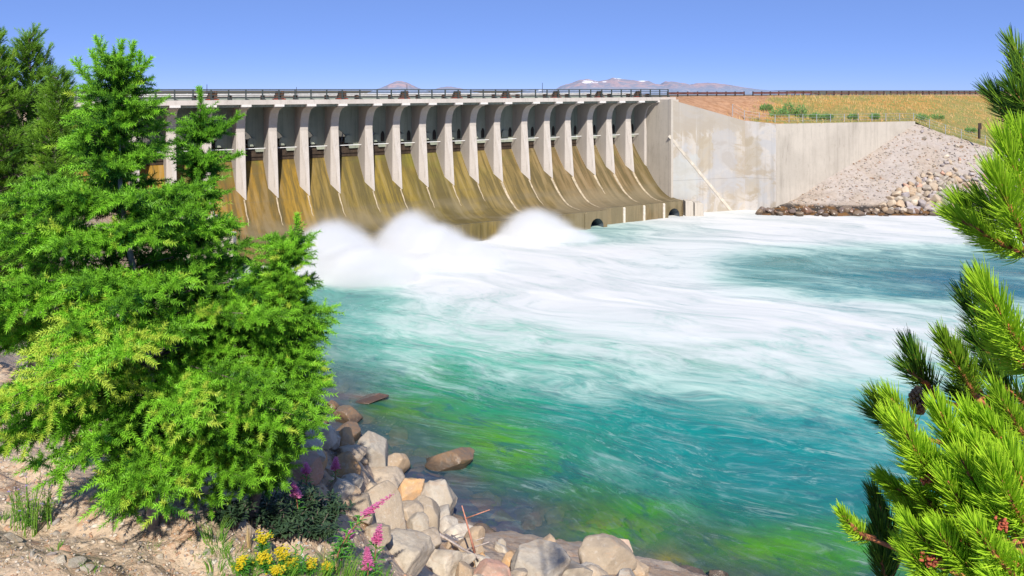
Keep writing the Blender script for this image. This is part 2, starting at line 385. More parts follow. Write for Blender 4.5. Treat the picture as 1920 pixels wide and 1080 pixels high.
def make_hoist():
    h = empty('gate_hoist')
    MB().box(-.62, .62, -.4, .4, 0, .12).build('base_frame', M['rust_red'], h)
    MB().box(-.46, .46, -.3, .3, .12, .52).box(-.38, .38, -.25, .25, .52, .66).build('gearbox', M['rust'], h)
    m = MB(); m.tube([(-.42, -.12, .74), (.05, -.12, .74)], .15, 10); m.tube([(.05, -.12, .74), (.22, -.12, .74)], .09, 8); m.build('motor', M['dark_steel'], h, True)
    MB().tube([(.2, .05, .72), (.5, .05, .72)], .2, 12).build('brake_drum', M['rust'], h, True)
    MB().tube([(-2.0, 0, .34), (2.0, 0, .34)], .035, 6).build('drive_shaft', M['rust'], h)
    for sx in (-1.72, 1.72):
        b = MB().box(sx-.2, sx+.2, -.2, .2, 0, .26).tube([(sx, -.28, .34), (sx, .28, .34)], .17, 10).build('cable_drum', M['rust'], h)
    return h
h0 = make_hoist()
for i, k in enumerate([4, 6, 8, 10, 12, 14, 16, 18, 20]):
    h = h0 if i == 0 else copy_tree(h0)
    h.location = (DX+(SK[k]-.2)*CP+1.75*SP, DZ+(SK[k]-.2)*SP-1.75*CP, -1.135); h.rotation_euler = (0, 0, PHI)
    tag(h, f'rusty gate hoist behind the dam railing, {ords[i]} of nine', 'gate hoist', 'gate hoists along the dam deck')
for x, y0, Z, lab in ((388, 158, 84, 'leftmost of four thin dark poles rising above the dam railing'), (556, 163, 88, 'short pole, second from the left of four above the dam railing'),
                      (763, 158, 96, 'thin dark pole in front of the small grey peak above the dam railing'), (1017, 155, 108, 'thin dark pole above the railing just left of the snowy mountain range')):
    P = at(x, y0, Z); o = empty('marker_pole', (P.x, P.y, -1.2)); tag(o, lab, 'pole', 'thin poles on the dam deck')
    MB().tube([(0, 0, -.02), (0, 0, P.z+1.2)], .05, 6, .03).build('shaft', M['dark_steel'], o); MB().box(-.12, .12, -.12, .12, -.02, .04).build('base_plate', M['galv'], o)

# ---------------------------------------------------------------- wing wall on the right
WC = Vector((DX+(SK[-1]-.7)*CP+5.25*SP, DZ+(SK[-1]-.7)*SP-5.25*CP, 0))     # corner of the abutment
ww = empty('wing_wall', (WC.x, WC.y, WL)); tag(ww, 'weathered pale concrete wing wall angling away from the right end of the dam', 'wall')
iv = ww.matrix_basis.inverted() if False else Matrix.Translation((-WC.x, -WC.y, -WL))
def wpts(pts): return [tuple(iv @ Vector(p)) for p in pts]
def wall_panel(name, A, B, zt0, zt1, thick=1.2, zb=-19.5, m=None, par=None):
    A, B = Vector(A), Vector(B); n = Vector((-(B-A).y, (B-A).x, 0)).normalized()*thick
    V = [(A.x, A.y, zb), (B.x, B.y, zb), (B.x, B.y, zt1), (A.x, A.y, zt0), (A.x+n.x, A.y+n.y, zb), (B.x+n.x, B.y+n.y, zb), (B.x+n.x, B.y+n.y, zt1), (A.x+n.x, A.y+n.y, zt0)]
    return MB().add(wpts(V), [(0, 1, 2, 3), (5, 4, 7, 6), (3, 2, 6, 7), (0, 4, 5, 1), (1, 5, 6, 2), (0, 3, 7, 4)]).build(name, m or M['wall_concrete'], par or ww)
A0 = Vector((DX+(SK[-1]-.7)*CP-8*SP, DZ+(SK[-1]-.7)*SP+8*CP, 0))
def XY(x, Z): return Vector(((x-960)/F*Z, Z, 0))
W1 = XY(1397, 109.5); W2 = XY(1455, 107.5); W3 = XY(1716, 122)
zW1, zW2, zW3 = at(0, 226.5, 109.5).z, at(0, 232.5, 107.5).z, at(0, 227.5, 122).z
wall_panel('abutment_face', A0, WC, -1.45, -1.45, 1.4)
# part of the wall: the slender pilaster at the corner
wp = MB(); e = Vector((CP, SP, 0)); q = Vector((SP, -CP, 0))
P0 = WC+q*.10; V = [P0-e*.05, P0+e*.32, P0+e*.32-q*.5, P0-e*.05-q*.5]
wp.add(wpts([(p.x, p.y, -19.5) for p in V]+[(p.x, p.y, -1.38) for p in V]), [(0, 1, 2, 3), (4, 5, 6, 7), (0, 1, 5, 4), (1, 2, 6, 5), (2, 3, 7, 6), (3, 0, 4, 7)]).build('pilaster', M['wall_concrete'], ww)
def wall_mat(name, light, dark, patches):
    t = NT(name); v = t.coord('Object'); s = t.sep(v)
    big = t.noise(v, .16, 4, .6, .5); mid = t.noise(v, 1.1, 6, .65); st = t.noise(t.coord('Object', (1.5, 1.5, .05)), 1, 5, .65, .2)
    base = t.mix(t.rng(big, .38, .62), light, dark)
    base = t.mix(t.math('MULTIPLY', t.rng(st, .46, .66), .6), base, (.30, .285, .27, 1))
    bl = t.noise(t.coord('Object', (.22, .22, .30), loc=(9, 0, 2)), 1, 6, .68, .8); base = t.mix(t.math('MULTIPLY', t.rng(bl, .49, .58), .75), base, (.35, .29, .215, 1)); base = t.mix(t.math('MULTIPLY', t.rng(bl, .47, .40), .6), base, (.40, .40, .41, 1))
    drip = t.noise(t.coord('Object', (2.6, 2.6, .07), loc=(4, 0, 0)), 1, 4, .6); base = t.mix(t.math('MULTIPLY', t.math('MULTIPLY', t.rng(drip, .60, .70), t.rng(s[2], 6, 13)), .6), base, (.66, .63, .60, 1))
    wob = t.math('MULTIPLY', t.math('SUBTRACT', mid, .5), 2.6)
    for (x0, x1, z0, z1, c, k) in patches:
        a = t.math('MULTIPLY', t.rng(t.math('ADD', s[0], wob), x0-.25, x0+.25), t.rng(t.math('ADD', s[0], wob), x1+.25, x1-.25))
        b = t.math('MULTIPLY', t.rng(t.math('ADD', s[2], wob), z0-.4, z0+.4), t.rng(t.math('ADD', s[2], wob), z1+.25, z1-.25))
        base = t.mix(t.math('MULTIPLY', t.math('MULTIPLY', a, b), k), base, c)
    base = t.mix(t.math('MULTIPLY', t.math('SUBTRACT', mid, .45), .5), base, dark)
    fr = t.math('LESS_THAN', t.math('ABSOLUTE', t.math('SUBTRACT', s[2], 4.6)), .05)
    base = t.mix(t.math('MULTIPLY', fr, .35), base, (.2, .19, .17, 1))
    return t.done(t.bsdf(base, .9, t.bump(mid, .3, .05), spec=.15))
tan, gry, pal = (.36, .30, .215, 1), (.36, .345, .34, 1), (.52, .48, .45, 1)
M['wallA'] = wall_mat('stained_wall', (.48, .43, .37, 1), (.38, .335, .285, 1), [(0, 12, 11.4, 17, (.36, .315, .26, 1), .7), (4.3, 6.3, 5.9, 10.5, tan, .65), (6.3, 9.9, 5.9, 11.4, gry, .6), (5.8, 9.9, 2.6, 5.6, gry, .5), (0, 4, 2, 8, (.42, .43, .41, 1), .6)])
M['wallB'] = wall_mat('stained_wall_bend', (.52, .48, .44, 1), (.45, .41, .37, 1), [(10.4, 13.2, 6, 10.5, tan, .55), (10.4, 13.2, 2, 4.5, tan, .5), (10.3, 13.3, 10.5, 13, pal, .4)])
wall_panel('wall_panel', WC+q*.0, W1, -1.46, zW1, m=M['wallA'])
wall_panel('wall_panel', W1, W2, zW1, zW2, m=M['wallB'])
wall_panel('wall_panel', W2, W3, zW2, zW3, m=M['wall_concrete'])
# slanting concrete strip on the first panel
d1 = (W1-WC).normalized(); n1 = Vector((d1.y, -d1.x, 0))
def onp(x, y, off=0):
    r = ray(x, y); k = (WC-Vector((0, 0, 0))).dot(n1)/r.dot(n1); return r*k+n1*off
mb = MB(); a, b = onp(1254, 254), onp(1375, 400); pr = (b-a).normalized().cross(n1)*.20
V = []
for off in (0.0, .05):
    for p in (a-pr, b-pr, b+pr, a+pr): V.append(tuple(iv @ (p+n1*off)))
mb.add(V, [(4, 5, 6, 7), (0, 1, 5, 4), (1, 2, 6, 5), (2, 3, 7, 6), (3, 0, 4, 7)]).build('slanting_strip', M['strip'], ww)
# small block walls at the water by the lip end
for (x, y, w_, h_, lab) in ((1292, 377, 15, 40, 'pale concrete block standing at the water beside the end of the dam lip'), (1310, 380, 17, 38, 'outer pale concrete block at the foot of the wing wall')):
    P = at(x, y, 104.2); ww_, hh = w_/F*104, P.z+19
    o = MB().prism([(-ww_/2, 0), (ww_/2, 0), (ww_/2, hh-.15), (ww_/2-.2, hh), (-ww_/2, hh+.05)], 'y', -.3, 1.4).build('concrete_block', M['wall_concrete']); o.location = (P.x, P.y, -19)
    tag(o, lab, 'concrete block'); bevel(o, .05)
# fence on the wing wall
fe = empty('wall_fence', (W2.x, W2.y, zW2)); tag(fe, 'thin galvanised post and wire fence along the top of the wing wall', 'fence')
fpx = [(1375, 213, 109), (1397, 225, 110), (1425, 229, 109.5), (1455, 233, 108.5)]+[(1455+26*i, 233-.5*i, 1/(1/108.3+(1/122.5-1/108.3)*(26*i/261))) for i in range(1, 11)]+[(1745, 240, 121.5), (1775, 250, 120.5), (1805, 259, 119.5), (1850, 271, 118.5), (1885, 283, 117.5)]
tops = []
fp = MB().tube([(0, 0, -.4), (0, 0, 1.35)], .05, 6).mesh('post')
for x, y, Z in fpx:
    P = at(x, y, Z)+Vector((0, .35, 0)); o = link('post', fp, M['galv'], fe); o.location = P-fe.location; tops.append(P-fe.location)
for hh in (.45, .9, 1.3):
    MB().tube([p+Vector((0, 0, hh)) for p in tops], .018, 4).build('wire', M['galv'], fe)
# dark post standing at the edge of the gravel
P = at(1836, 254, 117); o = empty('marker_post', P); tag(o, 'dark wooden marker post standing alone at the upper edge of the gravel slope', 'post')
MB().box(-.13, .13, -.13, .13, -.5, 1.25).build('shaft', M['dark_post'], o); MB().box(-.26, .26, -.17, -.13, 1.0, 1.9).build('plate', M['dark_post'], o)

# stepped wall on the left
sw = empty('training_wall', (DX-4, 70, WL)); tag(sw, 'pale concrete training wall stepping down to the water at the left end of the dam', 'wall')
def cb(x0, x1, yt, Z, dep, name):
    a, b, z = (x0-960)/F*Z, (x1-960)/F*Z, -(yt-H0)/F*Z
    o = MB().box(a-sw.location.x, b-sw.location.x, Z-70, Z-70+dep, -4, z-WL).build(name, M['wall_concrete'], sw); bevel(o, .06); return o
cb(250, 437, 437, 69, .9, 'lower_block'); cb(240, 403, 405, 72.5, .9, 'upper_block')
mb = MB(); Z = 72.9
for x in (362, 400): P = at(x, 405, Z)-sw.location; mb.tube([P, P+Vector((0, 0, 1.3))], .045)
for hh in (.65, 1.28): mb.tube([at(300, 405, Z)-sw.location+Vector((0, 0, hh)), at(401, 405, Z)-sw.location+Vector((0, 0, hh))], .04)
mb.build('handrail', M['galv'], sw)
# ---------------------------------------------------------------- near bank
SHORE = np.array([(60, -30), (30, 6), (14.5, 22), (10, 25.6), (7.0, 27.0), (3.2, 28.6), (-.6, 29.4), (-3.6, 32.2), (-6.4, 35.6), (-10.2, 40), (-15, 48), (-19.5, 57), (-27, 71), (-31, 80), (-40, 92)], float)
def shore_dist(x, y):
    best = np.full(np.shape(x), 1e9); sg = np.ones(np.shape(x))
    for (ax, ay), (bx, by) in zip(SHORE[:-1], SHORE[1:]):
        dx, dy = bx-ax, by-ay; L = dx*dx+dy*dy
        t = np.clip(((x-ax)*dx+(y-ay)*dy)/L, 0, 1); px, py = ax+t*dx-x, ay+t*dy-y; d = np.hypot(px, py)
        s = np.where(dx*(y-ay)-dy*(x-ax) > 0, 1, -1)     # left of travel = land
        m = d < best-1e-9; best = np.where(m, d, best); sg = np.where(m, s, sg)
    return best*sg
def near_z(x, y, fine=True):
    d = shore_dist(x, y)
    land = .583*np.clip(d, 0, 24)+.22*np.clip(d-24, 0, 12)
    bed = -.16*np.clip(-d, 0, 60)
    z = WL+land+bed
    spur = .60*np.clip(d, 0, 12)+.80*np.clip(d-12, 0, 7.6)+.13*np.clip(d-19.6, 0, 30)
    q = np.clip((-.55-(x+.05*(y-6)))/1.9, 0, 1); q = q*q*(3-2*q); z = z+q*np.clip(spur-land, 0, 9)
    z = z+(fbm(x*.22, y*.22, 3, 3)-.5)*1.1*np.clip(d/4+.3, 0, 1)*np.clip(1.2-.03*np.abs(d), .2, 1)
    # the left shoulder the photographer looks along
    if fine:
        z = z+(fbm(x*1.6, y*1.6, 4, 9)-.5)*.28+(fbm(x*7, y*7, 3, 21)-.5)*.07
        r = fbm(x*.9+3, y*2.5, 3, 33); z = z-.10*np.clip(r-.55, 0, 1)*4*(y < 16)
    return z
YS = 1.0*np.exp(np.linspace(0, math.log(100/1.0), 560)); TS = np.r_[np.linspace(-3.2, -.87, 110), np.linspace(-.86, .62, 430), np.linspace(.63, 1.6, 30)]
Yg, Tg = np.meshgrid(YS, TS, indexing='ij'); Xg = Yg*Tg
dg = shore_dist(Xg, Yg); Zg = near_z(Xg, Yg)
def grid_faces(n, m, keep=None):
    idx = np.arange(n*m).reshape(n, m); f = np.stack([idx[:-1, :-1], idx[:-1, 1:], idx[1:, 1:], idx[1:, :-1]], -1).reshape(-1, 4)
    return f if keep is None else f[keep[f].any(1)]
def compact(V, Fc, *arrs):
    u = np.unique(Fc); mp = -np.ones(len(V), int); mp[u] = np.arange(len(u)); return (V[u], mp[Fc])+tuple(a[u] for a in arrs)
V = np.stack([Xg, Yg, Zg], -1).reshape(-1, 3); keep = (dg.ravel() > -26)
V, fc, dd = compact(V, grid_faces(*Yg.shape, keep), dg.ravel())
me = np_mesh('near_bank', V, fc, True); attr_f(me, 'shore', dd)

def m_soil():
    t = NT('bank_soil'); v = t.coord('Object'); d = t.attr('shore')
    big = t.noise(v, .55, 5, .6, .4); mid = t.noise(v, 3.0, 6, .7); fine = t.noise(v, 22, 5, .7); pv = t.voro(v, 16); pc = t.voro(v, 16, out='Color')
    base = t.mix(t.rng(big, .38, .62), (.47, .325, .21, 1), (.55, .42, .30, 1))
    base = t.mix(t.math('MULTIPLY', t.rng(mid, .52, .68), .75), base, (.46, .23, .115, 1))
    base = t.mix(t.math('MULTIPLY', t.rng(mid, .46, .32), .5), base, (.60, .51, .40, 1))
    base = t.mix(t.math('MULTIPLY', t.rng(fine, .58, .72), .38), base, (.20, .125, .08, 1))
    base = t.mix(t.math('MULTIPLY', t.rng(pv, .32, .22), .45), base, t.mix(t.sep(pc)[0], (.36, .27, .20, 1), (.58, .48, .38, 1)))
    wet = t.rng(d, .5, -.4); rv = t.voro(v, .75, out='Color'); rn = t.noise(v, 1.3, 4)
    bedc = t.mix(t.sep(rv)[0], (.055, .055, .085, 1), (.17, .13, .12, 1)); bedc = t.mix(t.math('MULTIPLY', t.rng(rn, .55, .68), .7), bedc, (.10, .15, .03, 1))
    base = t.mix(wet, base, bedc)
    h = t.math('ADD', t.math('MULTIPLY', fine, .5), t.math('ADD', mid, t.math('MULTIPLY', pv, -.4)))
    return t.done(t.bsdf(base, .95, t.bump(h, .7, .06), spec=.1))
tag(link('near_bank', me, m_soil()), kind='structure')
near_bvh = BVHTree.FromPolygons([tuple(p) for p in V[:]], [tuple(f) for f in fc.tolist()])
def hit(bvh, x, y):
    h = bvh.ray_cast(Vector((0, 0, 0)), ray(x, y)); return h[0]

# ---------------------------------------------------------------- far bank
def resample(pts, n):
    P = np.array(pts, float); d = np.r_[0, np.cumsum(np.linalg.norm(np.diff(P, axis=0), axis=1))]
    t = np.linspace(0, d[-1], n); return np.stack([np.interp(t, d, P[:, i]) for i in range(P.shape[1])], -1)
def loft(A, B, n, m, bulge=None):
    A, B = resample(A, n), resample(B, n); t = np.linspace(0, 1, m)[:, None, None]
    V = A[None]*(1-t)+B[None]*t
    return V
def Pz(x, y, Z): return tuple(at(x, y, Z))
iz = lambda x: 1/(1/107.5+(x-1455)/(1716-1455)*(1/122-1/107.5))
gu = [Pz(1452, 393, 108.5), Pz(1500, 368, iz(1500)), Pz(1560, 330, iz(1560)), Pz(1640, 283, iz(1640)), Pz(1714, 231, 122.3), Pz(1760, 247, 121), Pz(1850, 275, 118), Pz(1960, 310, 116), Pz(2400, 420, 112)]
gl = [(XY(1330, 103).x, 103, -17.6), (XY(1450, 103.2).x, 103.2, -17.6), (XY(1600, 103.4).x, 103.4, -17.6), (XY(1800, 104).x, 104, -17.6), (XY(2000, 103).x, 103, -17.6), (XY(2500, 100).x, 100, -17.6)]
GV = loft(gl, gu, 260, 130)
tt = np.linspace(0, 1, 130)[:, None]
GV[..., 2] += np.sin(tt*math.pi)*(-.5)+(fbm(GV[..., 0]*.35, GV[..., 1]*.35, 4, 5)-.5)*1.0*np.sin(tt*math.pi)**.5+(fbm(GV[..., 0]*2, GV[..., 1]*2, 3, 6)-.5)*.3
n, m = GV.shape[:2]; gv = GV.reshape(-1, 3); gf = grid_faces(n, m)
me = np_mesh('gravel_slope', gv, gf, True)
def m_gravel():
    t = NT('grey_gravel'); v = t.coord('Object'); s = t.sep(v)
    big = t.noise(v, .14, 5, .6, .5); mid = t.noise(v, 1.2, 6, .7); pv = t.voro(v, 2.4); pc = t.voro(v, 2.4, out='Color'); fine = t.noise(v, 7, 4, .7)
    base = t.mix(t.rng(big, .4, .6), (.36, .295, .235, 1), (.385, .335, .295, 1))
    base = t.mix(t.math('MULTIPLY', t.sep(pc)[0], .22), base, (.56, .47, .40, 1)); base = t.mix(t.math('MULTIPLY', t.rng(t.sep(pc)[1], .6, 1), .25), base, (.33, .25, .21, 1))
    base = t.mix(t.math('MULTIPLY', t.rng(mid, .52, .68), .65), base, (.27, .215, .175, 1))
    base = t.mix(t.math('MULTIPLY', t.rng(fine, .6, .72), .6), base, (.12, .09, .08, 1))
    wet = t.rng(t.math('ADD', s[2], t.math('MULTIPLY', mid, .8)), -15.55, -16.0)
    base = t.mix(wet, base, t.mix(t.rng(t.noise(v, .6, 4), .42, .6), (.05, .042, .036, 1), (.16, .085, .035, 1)))
    return t.done(t.bsdf(base, .95, t.bump(t.math('ADD', mid, t.math('MULTIPLY', pv, -.2)), .6, .15), spec=.1))
M['gravel'] = m_gravel(); tag(link('gravel_slope', me, M['gravel']), kind='structure')
grav_bvh = BVHTree.FromPolygons([tuple(p) for p in gv], [tuple(f) for f in gf.tolist()])

def crest_pt(x, z=-1.12):
    k = (x-960)/F; u = -3.0; s = (k*(DZ-u*CP)-DX-u*SP)/(CP-k*SP); return (DX+s*CP+u*SP, DZ+s*SP-u*CP, z)
cl = [(WC.x+.1, WC.y+.5, -1.5)]+[crest_pt(x) for x in (1290, 1330, 1400, 1480, 1600, 1750, 1900, 2100, 2500)]
cl[0] = (WC.x+.05, WC.y+.6, -1.55); cl.insert(1, crest_pt(1266, -1.25))
lo = [(WC.x+.1, WC.y+.35, -1.6), (W1.x, W1.y+.4, zW1-.08), (W2.x, W2.y+.5, zW2-.05), tuple(Vector((W3.x, W3.y+.4, zW3-.05))), Pz(1760, 247.5, 121.2), Pz(1850, 275.5, 118.2), Pz(1960, 310, 116.2), Pz(2400, 420, 112.2)]
# match by photo column so both lines run together
def by_col(pts, xs):
    P = np.array(pts); px = 960+F*P[:, 0]/P[:, 1]; return np.stack([np.interp(xs, px, P[:, i]) for i in range(3)], -1)
xs = np.linspace(1258.5, 2380, 320); A_, B_ = by_col(lo, xs), by_col(cl, xs)
t = np.linspace(0, 1, 70)[:, None, None]; EV = A_[None]*(1-t)+B_[None]*t
tv = np.linspace(0, 1, 70)[:, None]
wx = np.clip((xs-1290)/120, 0, 1)[None]
EV[..., 2] += np.sin(tv*math.pi)*.5*wx+(fbm(EV[..., 0]*.3, EV[..., 1]*.3, 4, 15)-.5)*.8*np.sin(tv*math.pi)*wx
# road on the crest and the slope to the lake behind it
back = B_[None]+np.array([[-3.5*SP, 3.5*CP, .0]]); back2 = back+np.array([[-30*SP, 30*CP, -9]])
EV = np.concatenate([EV, back, back2], 0); n, m = EV.shape[:2]; ev = EV.reshape(-1, 3)
me = np_mesh('embankment', ev, grid_faces(n, m), True)
tq = np.r_[np.linspace(0, 1, 70), 1, 1][:, None]+0*xs[None]; attr_f(me, 'up', tq.ravel()); attr_f(me, 'column', (np.tile(xs, (n, 1))).ravel())
def m_embank():
    t = NT('dry_grass_bank'); v = t.coord('Object'); up = t.attr('up'); cx = t.attr('column')
    big = t.noise(v, .12, 5, .6, .5); mid = t.noise(t.coord('Object', (1, 1, .35)), 1.1, 6, .7); fine = t.noise(t.coord('Object', (1, 1, .3)), 6, 4, .7)
    g = t.mix(t.rng(big, .40, .60), (.50, .27, .085, 1), (.36, .28, .10, 1))
    g = t.mix(t.math('MULTIPLY', t.rng(mid, .47, .60), .8), g, (.20, .25, .07, 1))
    g = t.mix(t.math('MULTIPLY', t.rng(mid, .46, .34), .4), g, (.58, .38, .17, 1))
    lowg = t.math('MULTIPLY', t.rng(up, .5, .15), t.rng(cx, 1440, 1560)); g = t.mix(t.math('MULTIPLY', lowg, .55), g, (.22, .24, .09, 1))
    dirt = t.mix(t.rng(mid, .4, .62), (.58, .33, .19, 1), (.44, .23, .12, 1))
    edge = t.math('ADD', cx, t.math('ADD', t.math('MULTIPLY', up, -70), t.math('MULTIPLY', t.math('SUBTRACT', big, .5), 160)))
    top = t.rng(up, .93, .98); isd = t.math('MAXIMUM', t.rng(edge, 1415, 1395), t.math('MULTIPLY', top, .8))
    base = t.mix(isd, g, dirt); base = t.mix(t.math('MULTIPLY', t.rng(fine, .56, .72), .3), base, (.16, .10, .04, 1))
    return t.done(t.bsdf(base, .95, t.bump(t.math('ADD', mid, fine), .8, .3), spec=.05))
tag(link('embankment', me, m_embank()), kind='structure')
emb_bvh = BVHTree.FromPolygons([tuple(p) for p in ev], [tuple(f) for f in grid_faces(n, m).tolist()])
# hidden ground behind the dam and to the horizon
me = np_mesh('ground', np.array([(-9000, -60, -24), (9000, -60, -24), (9000, 14000, -24), (-9000, 14000, -24)], float), np.array([[0, 1, 2, 3]]))
tag(link('ground', me, m_plain('far_ground', (.12, .10, .06, 1), .95)), kind='structure')
# left hillside running up to the left end of the dam
def hill_z(X, Y):
    d = shore_dist(X, Y); return WL+.45*np.clip(d-1.0, -4, 30)+(fbm(X*.12, Y*.12, 4, 44)-.5)*2
# guardrail along the crest road
cg = empty('crest_guardrail', cl[2]); tag(cg, 'low rust brown guardrail along the top of the dry grass embankment', 'guardrail')
L = resample([crest_pt(x, 0) for x in (1256, 1320, 1400, 1500, 1650, 1850, 2000)], 60); o0 = Vector(cl[2])
bk = Vector((-SP*.5, CP*.5, 0))
pm = MB().box(-.09, .09, -.09, .09, -1.3, -.38).mesh('post')
for i in range(0, 60):
    o = link('post', pm, M['dark_post'], cg); o.location = Vector(L[i])+bk-o0
mb = MB()
for i in range(59):
    a, b = Vector(L[i])+bk-o0, Vector(L[i+1])+bk-o0
    if i % 9 == 8: continue
    tp = -.48 if i < 16 else -.64
    mb.add([(a.x, a.y-.12, a.z-.80), (b.x, b.y-.12, b.z-.80), (b.x, b.y-.12, b.z+tp), (a.x, a.y-.12, a.z+tp), (a.x, a.y-.04, a.z-.80), (b.x, b.y-.04, b.z-.80), (b.x, b.y-.04, b.z+tp), (a.x, a.y-.04, a.z+tp)], [(0, 1, 2, 3), (7, 6, 5, 4), (3, 2, 6, 7), (0, 4, 5, 1)])
mb.build('rail_band', m_plain('rust_brown_rail', (.13, .05, .04, 1), .7, .1, .5, 1.2), cg)

# ---------------------------------------------------------------- mountains
def m_mountain():
    t = NT('hazed_rock_snow'); v = t.coord('Object'); s = t.sep(v)  # distance haze is painted into these pale lilac and blue rock tones
    n1 = t.noise(t.coord('Object', (.016, .016, .05)), 1, 6, .65, .3); n2 = t.noise(t.coord('Object', (.05, .05, .03)), 1, 5, .6)
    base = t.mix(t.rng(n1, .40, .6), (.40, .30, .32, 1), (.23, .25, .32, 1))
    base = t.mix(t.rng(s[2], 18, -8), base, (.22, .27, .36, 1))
    base = t.mix(t.math('MULTIPLY', t.rng(n2, .5, .7), .4), base, (.54, .42, .42, 1))
    snow = t.math('MULTIPLY', t.rng(n1, .46, .41), t.attr('snow'))
    base = t.mix(t.rng(snow, .25, .4), base, (.85, .87, .92, 1))
    return t.done(t.bsdf(base, .95, spec=.05))
M['mountain'] = m_mountain()
def mountain(name, prof, Zc, snow, depth=620, seed=0):
    P = np.array(prof, float); n = 300; xp = np.linspace(P[0, 0], P[-1, 0], n); yt = np.interp(xp, P[:, 0], P[:, 1])
    hx = (xp-960)/F*Zc; hz = -(yt-H0)/F*Zc
    m = 60; tr = np.linspace(-1, 1, m)
    X = np.repeat(hx[None], m, 0); Yv = Zc+tr[:, None]*depth+0*X
    rid = (fbm(X*.02, Yv*.008, 5, seed)-.5)
    base = -60.0; prof_ = np.clip(1-np.abs(tr)**1.25, 0, 1)[:, None]
    spur = .16*(1-np.abs(2*fbm(X*.022+.004*Yv, Yv*.002, 4, seed+5)-1))
    Zv = base+(hz[None]-base)*np.clip(prof_-spur*np.abs(tr[:, None])*1.6, 0, 1)+rid*14*(np.abs(tr)[:, None])+ (fbm(X*.06, Yv*.03, 3, seed+2)-.5)*4
    Vv = np.stack([X, Yv, Zv], -1).reshape(-1, 3); me = np_mesh(name, Vv, grid_faces(m, n), True)
    sn = np.zeros_like(X)
    for (cx, hw, z0) in snow: sn = np.maximum(sn, np.exp(-((xp[None]-cx)/hw)**2)*np.clip((Zv-z0)/6, 0, 1))
    attr_f(me, 'snow', sn.ravel()); o = link(name, me, M['mountain']); tag(o, kind='structure'); return o
mountain('mountains', [(1020, 176), (1040, 168), (1052, 161), (1072, 155), (1088, 149), (1104, 148), (1122, 152), (1140, 149), (1150, 145), (1168, 148), (1182, 149), (1196, 151), (1215, 151), (1228, 157), (1238, 158), (1248, 152), (1262, 153), (1280, 155), (1292, 158), (1306, 156), (1326, 154.5), (1345, 156), (1368, 159), (1390, 163), (1412, 166), (1440, 169), (1480, 172), (1520, 176)], 3600, [(1095, 38, 22), (1160, 14, 38), (1384, 22, 12), (1258, 8, 34), (1205, 12, 32)], seed=3)
mountain('mountains', [(690, 176), (704, 168), (718, 163), (732, 157), (742, 152), (752, 151.5), (762, 154), (776, 161), (792, 168), (806, 172), (816, 167), (828, 163), (846, 162), (862, 165), (880, 170), (900, 174)], 4300, [(846, 18, 14), (790, 10, 8)], seed=11)
mountain('mountains', [(960, 176), (985, 170), (1000, 167.5), (1020, 167), (1040, 169), (1060, 173)], 4600, [(1005, 20, -20)], 400, seed=17)

# ---------------------------------------------------------------- river
WX = np.array([300, 500, 640, 800, 960, 1120, 1280, 1440, 1600, 1760, 1920, 2100])
WY = np.array([395, 430, 445, 470, 490, 520, 545, 570, 610, 650, 690, 720, 760, 800, 860, 920, 1000, 1100])
FO = np.array([
 [1, 1, 1, 1, 1, 1, 1, 1, 1, 1], [1, 1, 1, 1, .62, .85, 1, 1, 1, 1], [1, 1, 1, 1, .72, .9, 1, 1, .92, .9], [1, 1, 1, 1, 1, .90, .68, .58, .60, .50],
 [1, 1, 1, 1, .97, .86, .46, .40, .46, .40], [.8, .95, 1, 1, .96, .90, .50, .34, .30, .30], [.32, .5, .92, 1, 1, .97, .80, .42, .18, .12], [.25, .36, .78, .92, .97, .97, .97, .88, .74, .6],
 [.35, .5, .78, .84, .87, .92, .96, .96, .9, .8], [.4, .5, .68, .74, .80, .84, .87, .89, .84, .75], [.3, .42, .50, .58, .64, .75, .80, .81, .76, .68], [.3, .35, .36, .44, .50, .58, .66, .68, .62, .56],
 [.3, .26, .20, .28, .36, .36, .46, .48, .46, .45], [.22, .2, .14, .20, .29, .30, .36, .41, .38, .35], [.15, .14, .09, .13, .18, .2, .2, .3, .26, .2], [.1, .11, .08, .1, .14, .15, .16, .2, .2, .2],
 [.1, .15, .16, .12, .12, .12, .12, .15, .15, .15], [.1, .15, .16, .15, .15, .12, .12, .15, .15, .15]])
FO = np.concatenate([FO[:, :1], FO, FO[:, -1:]], 1)
teal = (75, 150, 140)
